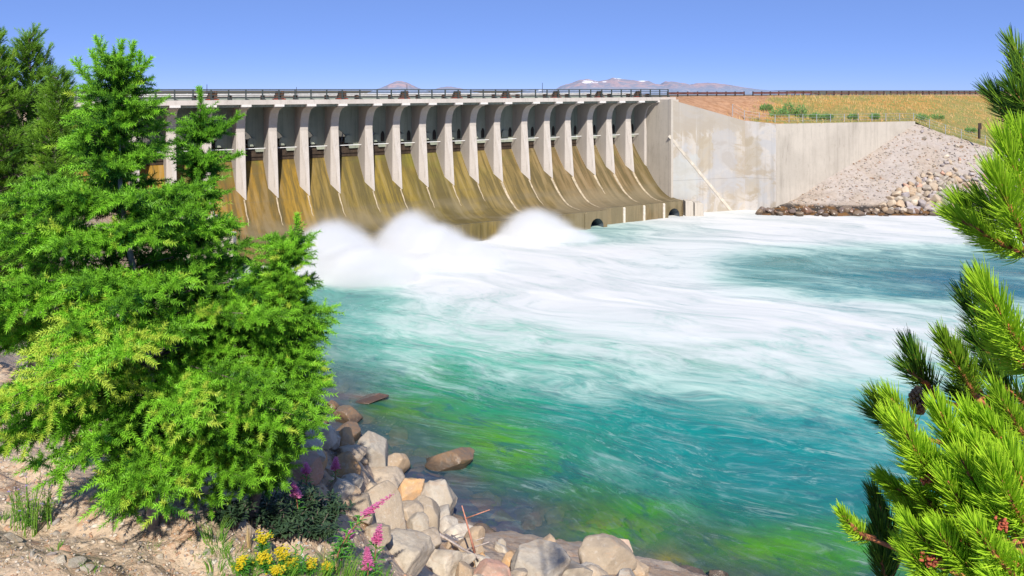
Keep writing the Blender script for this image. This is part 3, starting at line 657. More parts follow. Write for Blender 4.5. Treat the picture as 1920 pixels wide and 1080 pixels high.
CO = {395: [(150, 170, 170)]*10, 445: [(110, 150, 150)]*10,
 490: [(90, 140, 135), (90, 150, 140), (130, 170, 165), (140, 180, 170), (120, 170, 160), (90, 145, 150), (72, 138, 134), (68, 136, 134), (66, 132, 134), (68, 132, 132)],
 520: [(70, 124, 111), (80, 150, 135), (130, 170, 165), (140, 180, 170), (130, 180, 170), (100, 150, 150), (64, 136, 133), (50, 122, 126), (48, 112, 125), (52, 116, 125)],
 560: [(60, 135, 120), (80, 155, 140), (120, 180, 165), (140, 190, 175), (140, 190, 175), (130, 180, 170), (120, 170, 165), (90, 155, 155), (55, 119, 126), (58, 119, 126)],
 610: [(70, 150, 135), (95, 180, 160), (110, 190, 165), (120, 190, 165), (125, 190, 170), (130, 195, 175), (130, 195, 175), (130, 195, 180), (130, 195, 180), (130, 190, 180)],
 660: [(80, 140, 130), (80, 165, 145), (85, 185, 155), (95, 185, 155), (100, 185, 160), (85, 165, 135), (110, 190, 170), (115, 190, 175), (115, 190, 180), (110, 185, 175)],
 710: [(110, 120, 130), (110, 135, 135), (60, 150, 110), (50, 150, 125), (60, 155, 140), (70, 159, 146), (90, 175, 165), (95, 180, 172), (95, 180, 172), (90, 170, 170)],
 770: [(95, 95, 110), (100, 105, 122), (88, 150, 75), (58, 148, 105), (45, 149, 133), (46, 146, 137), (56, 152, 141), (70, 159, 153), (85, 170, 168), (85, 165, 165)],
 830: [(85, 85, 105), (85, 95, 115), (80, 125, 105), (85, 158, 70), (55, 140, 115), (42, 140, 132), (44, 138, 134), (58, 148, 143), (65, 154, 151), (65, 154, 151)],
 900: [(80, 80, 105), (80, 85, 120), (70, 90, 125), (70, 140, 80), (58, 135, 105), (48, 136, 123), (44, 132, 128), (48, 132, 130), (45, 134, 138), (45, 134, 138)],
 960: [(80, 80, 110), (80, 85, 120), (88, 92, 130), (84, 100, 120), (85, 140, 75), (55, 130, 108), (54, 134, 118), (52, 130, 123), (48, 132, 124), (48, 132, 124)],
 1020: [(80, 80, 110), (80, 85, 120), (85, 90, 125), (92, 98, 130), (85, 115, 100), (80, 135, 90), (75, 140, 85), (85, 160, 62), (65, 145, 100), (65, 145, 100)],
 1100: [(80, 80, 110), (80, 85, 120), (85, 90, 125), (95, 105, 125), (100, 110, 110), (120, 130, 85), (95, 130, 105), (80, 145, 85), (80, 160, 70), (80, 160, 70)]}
CYk = np.array(sorted(CO)); CC = np.array([[srgb(*c)[:3] for c in CO[k]] for k in CYk]); CC = np.concatenate([CC[:, :1], CC, CC[:, -1:]], 1)
def table(px, py, xs, ys, T):
    ix = np.clip(np.searchsorted(xs, px)-1, 0, len(xs)-2); iy = np.clip(np.searchsorted(ys, py)-1, 0, len(ys)-2)
    fx = np.clip((px-xs[ix])/(xs[ix+1]-xs[ix]), 0, 1); fy = np.clip((py-ys[iy])/(ys[iy+1]-ys[iy]), 0, 1)
    fx, fy = fx*fx*(3-2*fx), fy*fy*(3-2*fy)
    if T.ndim == 3: fx, fy = fx[..., None], fy[..., None]
    return (T[iy, ix]*(1-fx)+T[iy, ix+1]*fx)*(1-fy)+(T[iy+1, ix]*(1-fx)+T[iy+1, ix+1]*fx)*fy
YS = 23.5*np.exp(np.linspace(0, math.log(112/23.5), 460)); TS = np.linspace(-.46, .80, 640)
Yg, Tg = np.meshgrid(YS, TS, indexing='ij'); Xg = Yg*Tg
a_, b_ = np.array([.86, -.51]), np.array([.51, .86])            # along and across the current
AL, AC = Xg*a_[0]+Yg*a_[1], Xg*b_[0]+Yg*b_[1]
wob = (fbm(Xg*.07, Yg*.07, 3, 50)-.5)*9; wob2 = (fbm(AL*.05, AC*.16, 3, 60)-.5)*7
AC2 = AC+wob*.55+wob2*.6; AL2 = AL+wob
px, py = topix(np.stack([Xg, Yg, np.full_like(Xg, WL)], -1))
warpx = (fbm(AL*.06, AC*.12, 4, 70)-.5); warpy = (fbm(AL*.09, AC*.2, 4, 80)-.5)
sc = 1/np.clip(Yg, 1, 200)
wpx = px+warpx*5200*sc; wpy = py+warpy*1150*sc*(600/np.clip(Yg*8, 200, 800))
foam = table(wpx, wpy, WX, WY, FO); wc = table(px+warpx*7000*sc, py+warpy*2600*sc, WX, CYk, CC)
for (cx, cy_, rx, ry, c, k) in [(762, 772, 50, 14, (105, 165, 45), .8), (905, 800, 60, 12, (100, 165, 50), .8), (960, 850, 70, 16, (105, 170, 50), .9), (925, 832, 45, 12, (110, 175, 40), .8), (1155, 1000, 75, 26, (112, 205, 38), 1), (1215, 955, 75, 22, (95, 185, 55), .8), (1430, 1020, 100, 26, (108, 198, 48), 1), (1245, 1050, 30, 16, (185, 180, 60), 1),
                               (1560, 1050, 90, 24, (102, 195, 50), .9), (1090, 915, 60, 14, (90, 150, 70), .6), (800, 700, 60, 16, (55, 150, 90), .6), (1010, 905, 50, 14, (80, 100, 140), .5), (865, 905, 40, 12, (130, 90, 90), .4), (690, 745, 45, 6, (150, 120, 115), .8)]:
    qx = px+warpx*3500*sc-cx; qy = py+warpy*1300*sc-cy_
    g = np.exp(-(qx/rx)**2-(qy/ry)**2)*k; wc = wc*(1-g[..., None])+np.array(srgb(*c)[:3])*g[..., None]
# running wavelets round the shore stones
dsh = shore_dist(Xg, Yg)
amp = .13-.04*np.clip((foam-.25)*1.6, 0, 1)
Zw = WL+((fbm(AL2*.16, AC2*.42, 4, 91)-.5)*1.5+(fbm(AL2*.5, AC2*1.2, 3, 95)-.5)*.5)*amp*np.clip((-dsh+1)/6, .15, 1)*np.clip((118-Yg)/25, .3, 1)
Vw = np.stack([Xg, Yg, Zw], -1).reshape(-1, 3); keep = (dsh.ravel() < 2.5)
Vw, fw, fo_, wc_, al_, ac_, ds_ = compact(Vw, grid_faces(*Yg.shape, keep), foam.ravel(), wc.reshape(-1, 3), AL2.ravel(), AC2.ravel(), dsh.ravel())
me = np_mesh('river', Vw, fw, True); attr_f(me, 'foam', fo_); attr_v(me, 'tint', wc_); attr_v(me, 'flow', np.stack([al_, ac_, 0*al_], -1)); attr_f(me, 'shore', ds_)
def m_water():
    t = NT('rapid_water'); fl = t.attr('flow', 'Vector'); fo = t.attr('foam'); ds = t.attr('shore')
    wide = t.noise(t.coord(src=fl, scale=(.10, .30, 1)), 1, 5, .6, .8); thin = t.noise(t.coord(src=fl, scale=(.28, 1.0, 1)), 1, 6, .66, 1.2)
    wisp = t.noise(t.coord(src=fl, scale=(.55, 2.0, 1)), 1, 5, .65, 1.6); pat = t.noise(t.coord(src=fl, scale=(.05, .12, 1)), 1, 4, .6, .5)
    nz = t.math('ADD', t.math('MULTIPLY', wide, .55), t.math('ADD', t.math('MULTIPLY', thin, .40), t.math('MULTIPLY', wisp, .25)))
    nz = t.math('SUBTRACT', nz, .60)
    amt = t.math('ADD', fo, t.math('MULTIPLY', nz, 2.05))
    ff = t.rng(amt, .24, 1.0)
    # thin white lace on the open water
    lace = t.math('MULTIPLY', t.rng(wisp, .53, .72), t.math('MULTIPLY', t.rng(thin, .42, .60), t.rng(pat, .36, .56)))
    ff = t.math('MAXIMUM', ff, t.math('MULTIPLY', lace, .5))
    base = t.mix(t.math('MULTIPLY', t.rng(thin, .42, .62), .30), t.attr('tint', 'Color'), (.02, .16, .17, 1))
    base = t.mix(t.math('MULTIPLY', t.rng(wide, .52, .68), .22), base, (.30, .54, .50, 1)); base = t.mix(t.math('MULTIPLY', t.rng(wisp, .52, .72), .18), base, (.40, .58, .58, 1))
    mot = t.noise(t.coord(src=fl, scale=(.30, .55, 1)), 1, 6, .68, 1.4); mot2 = t.noise(t.coord(src=fl, scale=(.9, 1.7, 1), loc=(7, 3, 0)), 1, 5, .66, 1.2)
    base = t.mix(t.math('MULTIPLY', t.rng(mot, .47, .35), .60), base, (.025, .15, .17, 1)); base = t.mix(t.math('MULTIPLY', t.rng(mot, .56, .72), .34), base, (.34, .56, .55, 1))
    base = t.mix(t.math('MULTIPLY', t.rng(mot2, .54, .70), .20), base, (.42, .60, .60, 1)); base = t.mix(t.math('MULTIPLY', t.rng(mot2, .48, .36), .45), base, t.mix(.6, base, (.02, .07, .09, 1)))
    hs = t.n('ShaderNodeHueSaturation'); hs.inputs['Saturation'].default_value = 1.08; hs.inputs['Value'].default_value = .84; t.put(hs.inputs['Color'], base)
    fc_ = t.mix(t.rng(wide, .4, .62), (.59, .60, .575, 1), (.68, .67, .645, 1)); fc_ = t.mix(t.rng(fo, 1.0, .55), fc_, (.46, .61, .53, 1))
    c = t.mix(ff, hs.outputs[0], fc_)
    ro = t.rng(ff, 0, .6, .22, .85)
    al = t.math('MAXIMUM', ff, t.rng(t.math('ADD', ds, t.math('MULTIPLY', pat, 2.5)), .8, -6.5, .38, 1.0))
    h = t.math('ADD', t.math('MULTIPLY', thin, .7), t.math('MULTIPLY', wisp, .5))
    return t.done(t.bsdf(c, ro, t.bump(t.math('MULTIPLY', h, t.rng(ff, .75, .1, .12, 1)), .35, .22), spec=.16, alpha=al))
M['water'] = m_water(); tag(link('river', me, M['water']), kind='structure')

# ---------------------------------------------------------------- spray thrown up by the outlet jets
def m_spray(name, dens):
    t = NT(name); g = t.coord('Object'); ln = t.n('ShaderNodeVectorMath', operation='LENGTH'); t.l(g, ln.inputs[0])
    nz = t.noise(t.coord('Object', (1.2, 1.2, 1.2)), 1.6, 3, .5); r = t.math('ADD', ln.outputs['Value'], t.math('MULTIPLY', t.math('SUBTRACT', nz, .5), .28))
    d = t.math('MULTIPLY', t.math('POWER', t.rng(r, .97, .40), 1.7), dens)
    vp = t.n('ShaderNodeVolumePrincipled'); vp.inputs['Color'].default_value = (.95, .95, .95, 1); vp.inputs['Anisotropy'].default_value = 0; t.put(vp.inputs['Density'], d)
    t.l(vp.outputs[0], t.out.inputs[1]); return t.m
M['spray'] = m_spray('white_spray', 3.4)
def m_foam():
    t = NT('white_foam'); v = t.coord('Object'); n_ = t.noise(v, 2.2, 4); return t.done(t.bsdf(t.mix(n_, (.66, .675, .69, 1), (.70, .705, .715, 1)), .95, spec=.05))
M['foam'] = m_foam()
def dome(rx, ry, rz, scale=1, seed=0, amp=.1):
    bm = bmesh.new(); bmesh.ops.create_icosphere(bm, subdivisions=4, radius=1)
    V = np.array([v.co[:] for v in bm.verts]); fcs = np.array([[v.index for v in f.verts] for f in bm.faces]); bm.free()
    nn = (fbm(V[:, 0]*1.6+V[:, 2]+seed, V[:, 1]*1.6-V[:, 2]*.7, 3, seed)-.5)*2*amp
    V = V*(1+nn)[:, None]*scale*np.array([rx, ry, rz]); return V, fcs
def plume(name, lab, parts):
    o = None
    for i, (x, y, Z, w_, h_, dep) in enumerate(parts):
        c = at(x, y, Z); rx, rz = w_/F*Z/2, h_/F*Z
        V, fcs = dome(rx, dep, rz, .34, i+len(lab), .06)
        V2, f2 = dome(rx, dep, rz, 1.0, i+len(lab), 0)
        if o is None:
            o = link(name, np_mesh(name, V, fcs, True), M['foam']); o.location = c; tag(o, lab, 'water spray', 'spray plumes below the dam')
            par, off = o, Vector((0, 0, 0))
        else:
            q = link('spray_lobe', np_mesh('spray_lobe', V, fcs, True), M['foam'], o); q.location = c-o.location; off = q.location
        s = link('mist', np_mesh('mist', V2/np.array([rx, dep, rz]), f2, True), M['spray'], o); s.scale = (rx, dep, rz); s.location = off
P_ = [('spray_plume', 'leftmost rounded white plume of spray beside the green spruce', [(622, 522, 71, 235, 128, 5.4), (690, 535, 69, 260, 82, 4.4), (590, 540, 69, 180, 60, 3.5)]),
      ('spray_plume', 'tallest white plume of spray boiling up in front of the ochre chute', [(770, 508, 76, 190, 134, 4.8), (822, 508, 75.5, 190, 104, 4.4), (880, 508, 75, 200, 70, 3.6)]),
      ('spray_plume', 'white plume of spray farthest along the lip of the dam', [(1002, 470, 88, 200, 94, 4.4), (1065, 470, 87, 170, 52, 3.5), (945, 470, 87, 120, 40, 3)])]
for a in P_: plume(*a)
V, f2 = dome(1, 1, 1, 1, 3, 0); mo = link('spray_haze', np_mesh('spray_haze', V, f2, True), m_spray('thin_mist', .11)); mo.location = at(850, 512, 74); mo.scale = (24, 9, 2.3); mo.rotation_euler = (0, 0, .38)
tag(mo, 'thin drifting mist over the white water below the dam', kind='stuff')
# ---------------------------------------------------------------- boulders
def m_rock(name, wet=False):
    t = NT(name); v = t.coord('Object'); oi = t.n('ShaderNodeObjectInfo'); c = oi.outputs['Color']
    vv = t.n('ShaderNodeVectorMath', operation='ADD'); t.l(v, vv.inputs[0]); t.l(oi.outputs['Location'], vv.inputs[1]); v = vv.outputs[0]
    big = t.noise(v, 1.1, 5, .6, .4); mid = t.noise(v, 5, 6, .7); fine = t.noise(v, 26, 4, .7); ve = t.noise(t.coord(src=v, scale=(1, 1, 4), rot=(.5, .3, 0)), 1.5, 4, .6, .8)
    base = t.mix(t.rng(big, .38, .62), c, t.mix(.55, c, (.34, .27, .20, 1)))
    base = t.mix(t.math('MULTIPLY', t.rng(mid, .5, .68), .42), base, t.mix(.6, c, (.18, .15, .12, 1)))
    base = t.mix(t.math('MULTIPLY', t.rng(mid, .46, .34), .35), base, (.60, .54, .46, 1))
    base = t.mix(t.math('MULTIPLY', t.rng(ve, .55, .66), .3), base, (.40, .25, .15, 1))
    base = t.mix(t.math('MULTIPLY', t.rng(fine, .58, .70), .4), base, (.12, .10, .085, 1))
    if wet: base = t.mix(.70, base, t.mix(t.rng(mid, .4, .6), (.035, .020, .011, 1), (.12, .055, .018, 1)))
    geo = t.n('ShaderNodeNewGeometry'); band = t.rng(t.math('ADD', t.sep(geo.outputs['Position'])[2], t.math('MULTIPLY', mid, .35)), -16.55, -16.85)
    base = t.mix(t.math('MULTIPLY', band, .75), base, (.045, .032, .022, 1))
    h = t.math('ADD', t.math('MULTIPLY', mid, .7), t.math('MULTIPLY', fine, .3))
    return t.done(t.bsdf(base, .22 if wet else .92, t.bump(h, .55, .06), spec=.5 if wet else .12))
M['rock'] = m_rock('boulder_stone'); M['wet_rock'] = m_rock('wet_stone', True)
def rock_mesh(seed, sub=4, cuts=12, rough=.05, rounder=.0):
    r = np.random.default_rng(seed); bm = bmesh.new(); bmesh.ops.create_icosphere(bm, subdivisions=sub, radius=1)
    V = np.array([v.co[:] for v in bm.verts]); fc = np.array([[v.index for v in f.verts] for f in bm.faces]); bm.free()
    for i in range(cuts):
        n = r.normal(size=3); n /= np.linalg.norm(n); h = r.uniform(.50, .82)+rounder*1.6
        d = V@n-h; V = V-np.clip(d, 0, None)[:, None]*n*.93
    nz = (fbm(V[:, 0]*2.2+V[:, 2]*1.3+seed, V[:, 1]*2.2-V[:, 2]*1.1, 4, seed)-.5)
    nf = (fbm(V[:, 0]*7+V[:, 2]*5+seed, V[:, 1]*7-V[:, 2]*4, 3, seed+5)-.5)
    V = V*(1+rough*2.4*nz+rough*.9*nf)[:, None]; V = V/np.abs(V).max(0)
    me = np_mesh('boulder', V, fc, True); me.materials.append(M['rock'])
    return me
def shade_angle(o):  # keeps the chiselled edges crisp
    pass
BE, PK, OR, GR, PA, TN = (.54, .43, .31, 1), (.60, .34, .24, 1), (.60, .35, .16, 1), (.44, .39, .32, 1), (.64, .55, .43, 1), (.50, .36, .23, 1)
def D_land(x, y):
    h = hit(near_bvh, x, y); dw = -WL*F/(y-H0)
    return min(h.y, dw) if h is not None else dw
GB = 'boulders of the near shore'
BL = [  # cx, cy, w, h, colour, wet, label
 (698, 846, 58, 74, GR, 0, 'tall rounded grey beige boulder standing highest at the waterline by the spruce'),
 (650, 848, 64, 40, BE, 0, 'low beige boulder tucked behind the orange one, left of the tall grey boulder'),
 (646, 876, 54, 46, OR, 0, 'smooth orange tan boulder below the tall grey boulder'),
 (737, 874, 52, 44, TN, 0, 'rounded brown tan boulder at the right foot of the tall grey boulder'),
 (716, 900, 92, 48, BE, 0, 'broad low tan slab lying between the orange boulder and the water'),
 (653, 908, 56, 40, PA, 0, 'pale yellowish wedge of rock below the orange boulder'),
 (716, 952, 86, 88, BE, 0, 'large flat faced beige boulder behind the pink fireweed blossoms'),
 (766, 926, 50, 66, OR, 0, 'upright orange brown boulder right of the large flat faced one'),
 (824, 936, 70, 76, GR, 0, 'big round topped grey boulder at the edge of the dark shallow water'),
 (800, 964, 66, 60, BE, 0, 'beige boulder leaning against the big round topped grey one'),
 (756, 1040, 98, 76, PA, 0, 'large very pale flat boulder right of the fireweed leaves'),
 (832, 1056, 92, 56, PA, 0, 'pale whitish slab under the driftwood sticks'),
 (918, 1076, 66, 34, PK, 0, 'pink red granite block at the bottom edge beside the pale slab'),
 (880, 1032, 50, 48, TN, 0, 'brown tan block just under the standing red twig'),
 (575, 840, 48, 52, PA, 0, 'pale boulder half hidden by the lowest spruce bough'),
 (566, 880, 66, 46, PK, 0, 'pinkish pale flat boulder at the edge of the spruce shadow'),
 (637, 920, 46, 44, PA, 0, 'small pale boulder at the tip of the tree shadow'),
 (676, 954, 58, 42, BE, 0, 'half shaded boulder between the dark shrubs and the fireweed blossoms'),
 (780, 986, 40, 44, PA, 0, 'small pale boulder between the flat faced boulder and the driftwood'),
 (705, 1000, 46, 40, BE, 0, 'shaded boulder just behind the fireweed leaves'),
 (1012, 1060, 96, 66, GR, 0, 'pointed speckled grey boulder on the shore at the bottom edge'),
 (1060, 1078, 86, 44, PA, 0, 'whitish grey boulder in front of the pointed speckled one'),
 (1126, 1054, 110, 70, BE, 0, 'wide pale beige boulder farthest right on the near shore'),
 (1190, 1072, 56, 32, TN, 0, 'low brownish rock at the right foot of the wide pale boulder'),
 (845, 861, 78, 36, TN, 1, 'wet brown boulder standing alone in the shallow water'),
 (652, 778, 46, 30, TN, 1, 'wet brown boulder with a sharp ridge in the water by the spruce'),
 (622, 765, 30, 24, OR, 1, 'small reddish wet stone at the tip of the right spruce bough'),
 (648, 816, 58, 36, TN, 1, 'dark wet boulder at the waterline behind the tall grey boulder'),
 (636, 824, 34, 30, BE, 0, 'small beige stone leaning on the dark wet boulder'),
 (604, 800, 30, 34, OR, 1, 'wet orange brown stone just under the spruce bough'),
 (854, 986, 34, 32, GR, 1, 'black wet stone in the gap beside the big round topped boulder'),
 (906, 1008, 66, 40, TN, 1, 'dark brown wet boulder in the shallows right of the standing twig'),
 (962, 1044, 52, 34, OR, 1, 'orange brown wet stone in the shallows beside the pointed boulder'),
 (1288, 1078, 62, 26, GR, 1, 'dark wet rock breaking the surface at the bottom edge'),
 (1345, 1080, 36, 22, GR, 1, 'small dark wet rock rightmost in the shallows'),
 (700, 746, 60, 10, PK, 1, 'long pinkish stone barely breaking the surface off the spruce bough'),
]
rr = random.Random(3)
for i, (x, y, w_, h_, c, wet, lab) in enumerate(BL):
    d = -WL*F/(y+.30*h_-H0) if wet else D_land(x, y+.32*h_)
    o = link('boulder', rock_mesh(100+i, 5, 12+i % 5, .045+.02*(i % 3), .05 if 'round' in lab or 'smooth' in lab else 0), None)
    P = at(x, y+.06*h_, d); sx, sz = w_/F*d/2*1.24, h_/F*d/2*1.30
    o.location = P; o.scale = (sx, (sx+sz)*.5, sz); o.rotation_euler = (rr.uniform(-.15, .15), rr.uniform(-.12, .12), rr.uniform(-.4, .4))
    if wet: o.material_slots[0].link = 'OBJECT'; o.material_slots[0].material = M['wet_rock']
    k = rr.uniform(.72, 1.05); o.color = (c[0]*k, c[1]*k, c[2]*k, 1)
    tag(o, lab, 'boulder', GB)
d = D_land(1127, 1050); P = at(1160, 1036, d-.75)
o = link('boulder', MB().prism([(-.32, -.24), (.30, -.30), (.35, .24), (-.25, .31)], 'y', -.25, .25).mesh('boulder'), M['rock']); o.location = P; o.rotation_euler = (.2, .1, .15); o.color = (.72, .50, .35, 1); o.scale = (.85,)*3; bevel(o, .04, 2)
tag(o, 'peach coloured square block lying on top of the wide pale boulder', 'boulder', GB)
# smaller shore stones filling the gaps
sm = [rock_mesh(300+i, 4, 14, .05) for i in range(10)]
r2 = random.Random(5); cnt = 0
while cnt < 48:
    tpar = r2.random(); x = 560+tpar*660; yl = np.interp(x, [560, 600, 660, 760, 860, 960, 1100, 1230], [830, 800, 850, 905, 985, 1030, 1040, 1070]); y = yl+r2.uniform(0, 105)
    if y > 1100: continue
    d = D_land(x, y); h = hit(near_bvh, x, y)
    if h is None: continue
    o = link('stone', sm[cnt % 10]); s = r2.uniform(.14, .46)*d/20
    o.location = at(x, y, d)+Vector((0, 0, s*.15)); o.scale = (s*r2.uniform(.9, 1.4), s*r2.uniform(.8, 1.2), s*r2.uniform(.6, .95)); o.rotation_euler = (r2.uniform(-.8, .8), r2.uniform(-.8, .8), r2.uniform(0, 6))
    c = r2.choice([BE, PA, GR, TN, OR, PA, BE]); o.color = c
    tag(o, 'small angular stone wedged among the large pale boulders of the near shore', 'stone', 'small stones among the shore boulders'); cnt += 1
# stones on the river bed seen through the shallows
for i in range(60):
    r_ = random.Random(700+i); x = r_.uniform(640, 1300); yl = np.interp(x, [640, 700, 780, 880, 960, 1100, 1300], [770, 800, 880, 960, 1010, 1020, 1040]); y = yl+r_.uniform(-75, 40)
    d = -WL*F/(y-H0); P = at(x, y, d); dd_ = float(shore_dist(np.array(P.x), np.array(P.y)))
    if dd_ > -.6 or y > 1085: continue
    o = link('submerged_stone', sm[i % 10]); s = r_.uniform(.35, .75); o.location = P+Vector((0, 0, -s*.62-.10)); o.scale = (s*1.3, s, s*.6); o.rotation_euler = (r_.uniform(-.2, .2), r_.uniform(-.2, .2), r_.uniform(0, 6))
    o.color = r_.choice([OR, TN, (.30, .30, .36, 1), PK, (.42, .40, .12, 1), GR]); tag(o, 'blurred stone under the shallow water off the near shore', 'stone', 'stones under the shallow water')
# riprap on the far bank
far = [rock_mesh(400+i, 3, 14, .04) for i in range(8)]; r3 = random.Random(8)
def far_rock(x, y, s, lab, grp, name='boulder'):
    h = hit(grav_bvh, x, y)
    if h is None: return
    o = link(name, far[r3.randrange(8)]); o.location = h+Vector((0, -.1, s*.25))
    o.scale = (s*r3.uniform(.9, 1.35), s*r3.uniform(.8, 1.2), s*r3.uniform(.7, 1.0)); o.rotation_euler = (r3.uniform(-.7, .7), r3.uniform(-.7, .7), r3.uniform(0, 6))
    k = r3.uniform(.8, 1.1); c = r3.choice([BE, PA, GR, PK, TN, (.42, .37, .36, 1), (.40, .36, .37, 1), BE]); o.color = (c[0]*k, c[1]*k, c[2]*k, 1); tag(o, lab, name.replace('_', ' '), grp); return o
L1, G1 = 'angular tan or grey riprap boulder heaped above the waterline of the far bank', 'riprap boulders on the far bank'
n_ = 0
for row in range(9):
    y = 393-row*8.0; x = np.interp(y, [325, 345, 365, 385, 395], [1735, 1700, 1680, 1652, 1640])+r3.uniform(0, 10)
    while x < 1935:
        far_rock(x, y+r3.uniform(-3.5, 3.5), r3.uniform(.38, .80)*(1 if y > 350 else .8), L1, G1); x += r3.uniform(9, 18); n_ += 1
L2, G2 = 'dark brown wet rock in the band along the far waterline', 'wet rocks along the far waterline'
x = 1410
while x < 1935:
    o = far_rock(x, 400+r3.uniform(-5, 7), r3.choice([.25, .35, .45, .55, .72]), L2, G2, 'wet_rock')
    if o: o.material_slots[0].link = 'OBJECT'; o.material_slots[0].material = M['wet_rock']
    x += r3.uniform(5, 14)
L3, G3 = 'small stone scattered on the upper gravel slope of the far bank', 'small stones on the far gravel slope'
for i in range(64):
    x = 1715+185*r3.random()**.6; y = r3.uniform(np.interp(x, [1690, 1720, 1850, 1900], [262, 240, 284, 300])+4, 335)
    far_rock(x, y, r3.uniform(.18, .42), L3, G3, 'stone')
# loose grit: nobody could count it
def scatter_stones(name, pts, sizes, seeds, cols, label):
    bm = bmesh.new(); bmesh.ops.create_icosphere(bm, subdivisions=1, radius=1); T = np.array([v.co[:] for v in bm.verts]); TF = np.array([[v.index for v in f.verts] for f in bm.faces]); bm.free()
    r = np.random.default_rng(seeds); n = len(pts)
    A = r.normal(size=(n, 3, 3))*.32+np.eye(3); V = np.einsum('nij,kj->nki', A, T)*np.asarray(sizes)[:, None, None]; V[..., 2] *= .7
    V = V+np.asarray(pts)[:, None]; Fc = (TF[None]+np.arange(n)[:, None, None]*len(T)).reshape(-1, 3)
    me = np_mesh(name, V.reshape(-1, 3), Fc); attr_v(me, 'tint', np.repeat(np.asarray(cols)[:, None], len(T), 1).reshape(-1, 3))
    t = NT(name); c = t.attr('tint', 'Color'); nz = t.noise(t.coord('Object'), 30, 3); c = t.mix(t.math('MULTIPLY', t.rng(nz, .5, .65), .4), c, (.16, .13, .11, 1))
    o = link(name, me, t.done(t.bsdf(c, .95, spec=.1))); tag(o, label, kind='stuff'); return o
pal_ = np.array([(.46, .36, .26), (.56, .47, .37), (.40, .35, .30), (.46, .28, .18), (.34, .30, .28), (.62, .54, .45)])
rs = np.random.default_rng(12); pts, szs = [], []
for i in range(4200):
    x, y = rs.uniform(-20, 760), rs.uniform(770, 1100); h = hit(near_bvh, x, y)
    if h is not None: s = rs.uniform(.005, .016)*(1 if rs.random() < .94 else 2.2)*(h.y/9)**.5; pts.append(tuple(h+Vector((0, 0, s*.1)))); szs.append(s)
scatter_stones('pebbles', pts, szs, 5, pal_[rs.integers(0, 6, len(pts))]*rs.uniform(.75, 1.1, (len(pts), 1)), 'loose gravel and pebbles strewn over the sandy bank')
pts, szs = [], []
for i in range(2600):
    x = rs.uniform(1450, 1900); y = rs.uniform(235, 398); h = hit(grav_bvh, x, y)
    if h is not None: pts.append(tuple(h)); szs.append(rs.uniform(.06, .17))
scatter_stones('gravel', pts, szs, 6, pal_[rs.integers(0, 6, len(pts))]*rs.uniform(.5, .85, (len(pts), 1)), 'loose gravel on the far slope')
# single stones on the sandy bank
for i, (x, y, w_, c, lab) in enumerate([(105, 948, 26, PA, 'pale stone lying at the tip of the dark wedge shadow'), (20, 1012, 34, GR, 'flat blue grey stone at the left edge of the sandy bank'), (122, 1003, 14, GR, 'small blue grey stone in the middle of the sandy bank'),
        (140, 1058, 34, GR, 'dark grey stone at the bottom edge of the sandy bank'), (162, 1066, 24, GR, 'slate grey stone beside the darker one at the bottom edge'), (112, 1052, 26, PA, 'pale stone among dry grass left of the dark grey stone'), (122, 1032, 22, PK, 'reddish stone above the dark grey stone on the bank'),
        (128, 905, 16, PA, 'small round pale stone under the spruce edge'), (100, 888, 13, PA, 'tiny whitish pebble above the wedge shadow'), (202, 1060, 20, TN, 'brown stone in front of the spruce trunk on the sandy bank'), (265, 962, 16, PA, 'light stone touching the spruce trunk foot'), (300, 1045, 16, PA, 'cream coloured stone below the spruce trunk')]):
    h = hit(near_bvh, x, y); o = link('stone', sm[i % 6]); s = w_/2/F*h.y; o.location = h; o.scale = (s*1.1, s, s*.65); o.rotation_euler = (.1, .2, i); o.color = c; tag(o, lab, 'stone')

# ---------------------------------------------------------------- conifers
def frame(d):
    d = d/np.linalg.norm(d, axis=1, keepdims=True); up = np.zeros_like(d); up[:, 2] = 1
    par = np.abs(d[:, 2]) > .95; up[par] = (1, 0, 0)
    a = up-d*(up*d).sum(1, keepdims=True); a /= np.linalg.norm(a, axis=1, keepdims=True)
    return d, a, np.cross(d, a)
def needle_template(n, nl, nw, ang=(35, 55), seed=0, tipfan=True, up=0.0):
    """needles of a unit-length shoot: rows of (along, a, b) for 3 corners"""
    r = np.random.default_rng(seed); T = []
    for i in range(n):
        t = (i+.5)/n if i < n*.86 or not tipfan else r.uniform(.9, 1.0); az = i*2.39996+r.uniform(-.3, .3); al = R(r.uniform(*ang))*(1-.45*max(0, t-.75)*4*(1 if tipfan else 0))
        if up: az = az if r.random() > up else r.uniform(-1.2, 1.2)
        o = np.array([math.cos(al), math.sin(al)*math.cos(az), math.sin(al)*math.sin(az)])
        w = np.cross(o, [1, 0, 0]); w = w/np.linalg.norm(w)
        if i % 2: w = np.cross(o, w)
        l = nl*r.uniform(.8, 1.15); b = np.array([t*.98, 0, 0])
        T.append([b-w*nw*.5, b+w*nw*.5, b+o*l])
    return np.array(T)                                  # (n,3,3); along is in shoot lengths, offsets in metres
